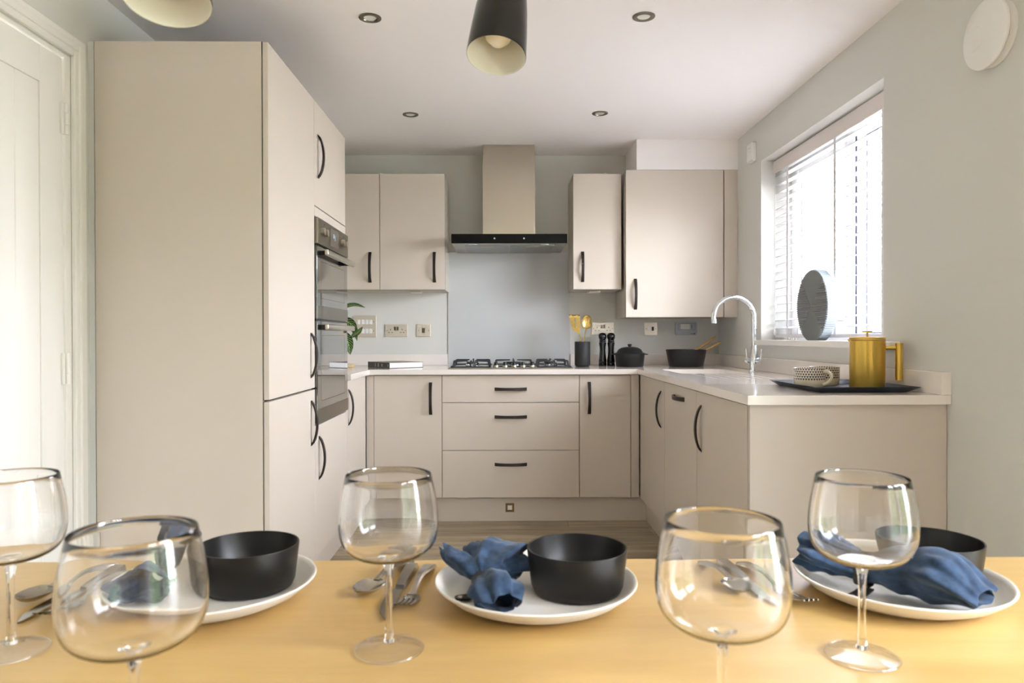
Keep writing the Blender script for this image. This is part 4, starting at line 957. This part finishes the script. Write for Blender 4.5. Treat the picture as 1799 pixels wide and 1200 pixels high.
# plates, bowls
plates = [('centre', .041, .944, .095, .949, 'the middle one, behind the centre wine glass'), ('left', -.380, .950, -.341, .970, 'the left one'), ('right', .520, .950, .577, .978, 'the right one')]
pprof = [(0, 0), (.088, 0), (.095, .0015), (.112, .009), (.1275, .021), (.1305, .0245), (.1300, .0262), (.1275, .0262), (.1235, .0215), (.113, .0095), (.107, .0068), (0, .0062)]
bprof = [(0, 0), (.052, 0), (.0565, .0025), (.0600, .010), (.0655, .056), (.0650, .0578), (.0632, .0575), (.0628, .055), (.0575, .012), (.053, .007), (0, .006)]
for nm, x_, y_, bx_, by_, lab in plates:
    tag(obj('dinner_plate', LA(pprof, x_, y_, TZ+.0003, 96), m_plate, org=(x_, y_, TZ), smooth=50), {'centre': 'off-white stoneware dinner plate in the middle place setting', 'left': 'off-white stoneware dinner plate in the left place setting', 'right': 'off-white stoneware dinner plate in the right place setting'}[nm], 'plate', 'dinner plates')
    tag(obj('bowl', LA(bprof, bx_, by_, TZ+.0068, 96), m_bowl, org=(bx_, by_, TZ+.0068), smooth=50), 'matt black straight-sided bowl on the %s dinner plate' % ('middle' if nm == 'centre' else nm), 'bowl', 'black bowls')

# napkins
def plate_h(x, y, pc):
    r = math.hypot(x-pc[0], y-pc[1])
    if r < .113: return TZ+.0092
    if r < .131: return TZ+.0092+(r-.113)/.018*.020
    return TZ+.0292 if r < .136 else TZ+.002
def lobe(bm, P, A, B, n, amp, ph, pc, tilt=0, seed=0, cv=0):
    pts = catmull(P, 9); N_ = len(pts); m = 72; V = []
    rnd = random.Random(seed); k1, k2, k3 = [rnd.uniform(0, 6.28) for _ in range(3)]
    def interp(T, s):
        q = s*(len(T)-1); i = min(int(q), len(T)-2); f = q-i; f = f*f*(3-2*f); return T[i]*(1-f)+T[i+1]*f
    for i, p in enumerate(pts):
        s = i/(N_-1); td = (pts[min(i+1, N_-1)]-pts[max(i-1, 0)]).normalized()
        side = td.cross(Vector((0, 0, 1))).normalized(); upv = side.cross(td)
        a, b_ = interp(A, s), interp(B, s); row = []
        for j in range(m):
            th = 2*PI*j/m
            w_ = 1+amp*(math.sin(n*th+ph+1.2*s+cv*s*s)*.55+.35*math.sin((2*n-1)*th+k1+2*s)+.3*math.sin((n-2)*th+k2-1.5*s))*min(1, .35+s*1.1)
            dl = amp*.022*math.sin(3*th+k3)*s*s
            ca, sa = math.cos(th+tilt), math.sin(th+tilt)
            q = p+side*a*w_*ca+upv*b_*w_*sa+td*dl
            q.z = max(q.z, plate_h(q.x, q.y, pc)+.0012*(1+math.sin(7*th)))
            row.append(bm.verts.new(q))
        V.append(row)
    for i in range(N_-1):
        for j in range(m): bm.faces.new((V[i][j], V[i][(j+1) % m], V[i+1][(j+1) % m], V[i+1][j]))
def napkin(lobes, pc, label, ring_c, ring_dir, rw):
    b = bmesh.new()
    for L in lobes: lobe(b, *L[:6], pc, *L[6:])
    o = obj('napkin', b, m_cloth, org=(ring_c[0], ring_c[1], TZ+.0095), smooth=True)
    so_ = o.modifiers.new('thick', 'SOLIDIFY'); so_.thickness = .0011; so_.offset = 1
    ss = o.modifiers.new('sub', 'SUBSURF'); ss.levels = 1; ss.render_levels = 1
    tx_ = bpy.data.textures.new('crumple', 'CLOUDS'); tx_.noise_scale = .016
    dm = o.modifiers.new('crumple', 'DISPLACE'); dm.texture = tx_; dm.strength = .007; dm.mid_level = .5; dm.texture_coords = 'GLOBAL'
    o.modifiers.move(2, 0)
    tag(o, label, 'napkin', 'blue linen napkins'); return o
def nring(c, d, w_, h_, label, tail):
    """leather strap ring: a flat band around the napkin waist + overlapping tail with a stud"""
    t = thing('napkin_ring', c, label, 'napkin ring', 'leather napkin rings')
    d = Vector(d).normalized(); side = d.cross(Vector((0, 0, 1))).normalized(); c = Vector(c)
    b = bmesh.new(); n = 32; V = []
    for i in range(n):
        th = 2*PI*i/n
        for k, (r_, l_) in enumerate(((0, -1), (0, 1), (.0018, 1), (.0018, -1))):
            V.append(b.verts.new(c+side*(w_+r_)*math.cos(th)+Vector((0, 0, max((h_+r_)*math.sin(th), -h_-.0005)))+d*l_*.0085))
    for i in range(n):
        j = (i+1) % n
        for k in range(4): b.faces.new((V[i*4+k], V[i*4+(k+1) % 4], V[j*4+(k+1) % 4], V[j*4+k]))
    bmesh.ops.recalc_face_normals(b, faces=b.faces); st_ = obj('strap', b, m_leather, t, smooth=40)
    tl = [c+side*s_*w_*1.02 for s_ in (0,)]
    T = [Vector(p) for p in tail]; b = bmesh.new(); V = []; pts = catmull(T, 5)
    for i, p in enumerate(pts):
        td = (pts[min(i+1, len(pts)-1)]-pts[max(i-1, 0)]).normalized(); sd = td.cross(Vector((0, 0, 1))).normalized(); wv = .0085*(1 if i < len(pts)-3 else (.95, .8, .45)[i-len(pts)+3])
        V.append([b.verts.new(p-sd*wv), b.verts.new(p+sd*wv), b.verts.new(p+sd*wv+Vector((0, 0, .002))), b.verts.new(p-sd*wv+Vector((0, 0, .002)))])
    for a, c_ in zip(V, V[1:]):
        for k in range(4): b.faces.new((a[k], a[(k+1) % 4], c_[(k+1) % 4], c_[k]))
    b.faces.new(V[0]); b.faces.new(V[-1][::-1]); bmesh.ops.recalc_face_normals(b, faces=b.faces); tb = obj('tail', b, m_leather, t)
    e_ = pts[-4]; obj('stud', LA([(0, .0038), (.003, .0034), (.0042, .002), (.0042, .0015), (0, .0015)], e_.x, e_.y, e_.z, 20), m_cut, tb, smooth=50)
pc = (.041, .944)
napkin([
    ([(-.026, .918, .778), (-.018, .896, .782), (-.010, .868, .784), (-.005, .846, .776)], [.010, .021, .031, .024], [.009, .018, .023, .013], 5, .22, .4, .3, 11),
    ([(-.026, .925, .780), (-.022, .948, .786), (-.012, .972, .790), (-.004, .992, .788)], [.011, .030, .047, .048], [.009, .020, .027, .024], 7, .26, 1.7, .1, 12),
    ([(-.030, .930, .780), (-.050, .955, .790), (-.070, .972, .798), (-.082, .980, .806)], [.008, .015, .013, .006], [.007, .014, .011, .004], 3, .2, .9, .4, 13)], pc,
    'crumpled blue linen napkin on the middle plate beside the black bowl', (-.026, .922), (0, 1, 0), .014)
nring((-.026, .921, .7775), (.15, -1, 0), .0135, .0112, 'black leather napkin ring round the napkin on the middle plate', [(-.018, .920, .7635), (-.035, .917, .7615), (-.05, .914, .7605), (-.062, .911, .7605)])
pc = (-.380, .950)
napkin([
    ([(-.452, .955, .778), (-.450, .930, .780), (-.446, .905, .783), (-.440, .880, .786)], [.010, .024, .036, .040], [.009, .017, .024, .022], 5, .2, .2, .3, 21),
    ([(-.450, .962, .780), (-.447, .985, .795), (-.446, 1.0, .812), (-.452, 1.015, .822)], [.010, .020, .024, .020], [.009, .018, .020, .016], 4, .28, 1.1, .1, 22)], pc,
    'crumpled blue linen napkin on the left plate, seen through the near glass', (-.45, .958), (0, 1, 0), .014)
nring((-.451, .958, .7775), (0, -1, 0), .0135, .0112, 'black leather napkin ring round the napkin on the left plate', [(-.443, .957, .7635), (-.46, .957, .7615), (-.472, .955, .761), (-.484, .953, .761)])
pc = (.520, .950)
napkin([
    ([(.470, .935, .780), (.500, .905, .793), (.530, .872, .800), (.560, .836, .784)], [.012, .028, .044, .036], [.010, .024, .030, .012], 5, .16, .9, .2, 31),
    ([(.466, .940, .780), (.450, .965, .788), (.436, .985, .794), (.422, 1.003, .797)], [.011, .026, .036, .036], [.009, .017, .024, .019], 6, .26, 2.0, .1, 32)], pc,
    'crumpled blue linen napkin hanging over the front rim of the right plate', (.468, .937), (0, 1, 0), .014)
nring((.468, .937, .7775), (.6, -.7, 0), .0135, .0112, 'black leather napkin ring with silver stud on the right plate', [(.468, .930, .7635), (.455, .918, .762), (.443, .909, .7615), (.430, .900, .762)])

# cutlery, built along +y (handle end at y=0, working end at y=L) lying on z=0
def strip(bm, rows):
    """rows: (y, halfwidth, z_top, thickness)"""
    V = []
    for y_, hw, zt, th in rows:
        V.append([bm.verts.new(p) for p in ((-hw, y_, zt-th), (hw, y_, zt-th), (hw*.8, y_, zt), (-hw*.8, y_, zt))])
    for a, c_ in zip(V, V[1:]):
        for k in range(4): bm.faces.new((a[k], a[(k+1) % 4], c_[(k+1) % 4], c_[k]))
    bm.faces.new(V[0]); bm.faces.new(V[-1][::-1]); bmesh.ops.recalc_face_normals(bm, faces=bm.faces)
def smooth_rows(rows, k=5):
    return [tuple(v) for v in [(lambda q: (q[0], q[1], q[2], q[3]))(c) for c in cat4(rows, k)]]
def cat4(P, k):
    Q = [[2*a-b for a, b in zip(P[0], P[1])]]+[list(p) for p in P]+[[2*a-b for a, b in zip(P[-1], P[-2])]]; out = []
    for i in range(1, len(Q)-2):
        for j in range(k):
            t = j/k; out.append([.5*(2*b+(c-a)*t+(2*a-5*b+4*c-d)*t*t+(3*b-a-3*c+d)*t**3) for a, b, c, d in zip(Q[i-1], Q[i], Q[i+1], Q[i+2])])
    out.append(list(P[-1])); return out
def make_cutlery():
    ob = {}
    # knife
    t = thing('knife', (0, 0, 0), '', 'knife'); b = bmesh.new()
    strip(b, smooth_rows([(0, .0085, .006, .005), (.004, .0100, .0075, .007), (.03, .0098, .0085, .008), (.07, .008, .008, .0075), (.095, .0065, .007, .006)])); obj('handle', b, m_cut, t, smooth=50)
    b = bmesh.new(); outline = [(-.0062, .094), (.0062, .094), (.0075, .10), (.0115, .104), (.0120, .13), (.0112, .16), (.0075, .182), (0, .198), (-.0045, .206), (-.0058, .20), (-.0062, .15)]
    prism(b, outline, 'z', .002, .0036); obj('blade', b, m_cut, t, smooth=30); ob['knife'] = t
    # fork
    t = thing('fork', (0, 0, 0), '', 'fork'); b = bmesh.new()
    strip(b, smooth_rows([(0, .0078, .004, .003), (.005, .0092, .0055, .0045), (.03, .0085, .011, .005), (.075, .0050, .0155, .004), (.105, .0034, .011, .0035), (.120, .0050, .0060, .0025), (.130, .0105, .0040, .002), (.142, .0122, .0042, .002)])); obj('handle', b, m_cut, t, smooth=50)
    for i in range(4):
        xx = -.0092+i*.0061; b = bmesh.new(); V = []
        for y_, z_, h_ in ((.141, .0042, .0019), (.16, .0058, .0016), (.178, .0100, .0012), (.188, .0140, .0007)):
            V.append([b.verts.new(p) for p in ((xx-h_, y_, z_-.0018), (xx+h_, y_, z_-.0018), (xx+h_, y_, z_), (xx-h_, y_, z_))])
        for a, c_ in zip(V, V[1:]):
            for k in range(4): b.faces.new((a[k], a[(k+1) % 4], c_[(k+1) % 4], c_[k]))
        b.faces.new(V[0]); b.faces.new(V[-1][::-1]); bmesh.ops.recalc_face_normals(b, faces=b.faces); obj('tine', b, m_cut, t)
    ob['fork'] = t
    # spoon
    t = thing('spoon', (0, 0, 0), '', 'spoon'); b = bmesh.new()
    strip(b, smooth_rows([(0, .0078, .004, .003), (.005, .0092, .0055, .0045), (.03, .0085, .011, .005), (.07, .0050, .0175, .004), (.10, .0034, .0150, .0035), (.116, .0045, .0115, .002)])); obj('handle', b, m_cut, t, smooth=50)
    b = spoon_bowl(.052, .040, .0105); bmesh.ops.translate(b, vec=(0, .113, .0012), verts=b.verts); obj('bowl', b, m_cut, t, smooth=60); ob['spoon'] = t
    return ob
cut_ = make_cutlery(); used = set()
def place_cut(kind, p_handle, p_tip, label, group):
    o = cut_[kind] if kind not in used else copy_tree(cut_[kind]); used.add(kind)
    a, b = Vector(p_handle), Vector(p_tip); d = b-a
    o.location = (a.x, a.y, TZ+.0003); o.rotation_euler = (0, 0, math.atan2(d.y, d.x)-PI/2); o['label'] = label; o['group'] = group
place_cut('spoon', (-.143, 1.095), (-.186, .935), 'steel spoon behind the stem of the middle wine glass', 'cutlery of the middle setting')
place_cut('knife', (-.135, 1.069), (-.146, .866), 'steel knife between spoon and fork left of the middle plate', 'cutlery of the middle setting')
place_cut('fork', (-.108, 1.072), (-.124, .905), 'steel fork nearest the left rim of the middle plate', 'cutlery of the middle setting')
place_cut('spoon', (.294, 1.085), (.306, .935), 'leftmost steel spoon seen through the right near glass', 'cutlery of the right setting')
place_cut('knife', (.325, 1.084), (.340, .900), 'steel knife seen through the right near glass', 'cutlery of the right setting')
place_cut('fork', (.354, 1.078), (.378, .900), 'steel fork left of the right dinner plate', 'cutlery of the right setting')
place_cut('spoon', (-.575, 1.078), (-.607, .930), 'steel spoon beside the stem of the far-left wine glass', 'cutlery of the left setting')
place_cut('knife', (-.562, 1.066), (-.578, .868), 'steel knife pointing at the far-left wine glass foot', 'cutlery of the left setting')
place_cut('fork', (-.536, 1.050), (-.548, .872), 'steel fork between the left plate and the left knife', 'cutlery of the left setting')

# wine glasses
def cm(P, k=3):
    V = catmull([(a, b, 0) for a, b in P], k); return [(max(0, p.x), p.y) for p in V]
foot = LA([(0, 0), (.034, 0), (.0355, .0004), (.0357, .0014), (.035, .0022), (.02, .0042), (.010, .0062), (.0055, .0085), (0, .0085)], n=96)
stem = LA([(0, .0086)]+cm([(.0062, .0086), (.0050, .014), (.0040, .022), (.0036, .05), (.0037, .075), (.0048, .088), (.0075, .0955), (.012, .0985)])+[(0, .0985)], n=48)
out = cm([(.0118, .0987), (.024, .0998), (.036, .1035), (.0458, .1105), (.0515, .121), (.0537, .135), (.0533, .149), (.0512, .165), (.0478, .182), (.0460, .1902)])
inn = cm([(.0467, .182), (.0501, .165), (.0522, .149), (.0526, .135), (.0504, .1218), (.0449, .1118), (.0352, .1052), (.0235, .1020), (.010, .1008), (0, .1005)])
bowl = LA([(0, .0987)]+out+[(.0456, .1907), (.0451, .1902)]+inn, n=96)
g0 = thing('wine_glass', (0, 0, 0), 'x', 'wine glass')
obj('bowl', bowl, m_wine, g0, smooth=60); obj('stem', stem, m_wine, g0, smooth=50); obj('foot', foot, m_thin, g0, smooth=50)
fr_ = bmesh.new(); lathe(fr_, [(.0368+.0010*math.cos(2*PI*i/10), .0012+.0010*math.sin(2*PI*i/10)) for i in range(11)], n=96); bmesh.ops.remove_doubles(fr_, verts=fr_.verts, dist=1e-6); bmesh.ops.recalc_face_normals(fr_, faces=fr_.faces)
obj('foot_rim', fr_, m_wine, g0, smooth=True)
GL = [(-.1255, .789, 'balloon wine glass in the middle, left of the centre plate'), (.379, .764, 'balloon wine glass in front of the right plate'),
      (-.534, .790, 'balloon wine glass cut by the left edge of the picture'), (-.286, .563, 'large near wine glass at the left, foot out of frame'), (.177, .587, 'large near wine glass at the right, foot out of frame')]
for i, (x_, y_, lab) in enumerate(GL):
    o = g0 if i == 0 else copy_tree(g0)
    o.location = (x_, y_, TZ+.0003); tag(o, lab, 'wine glass', 'balloon wine glasses')
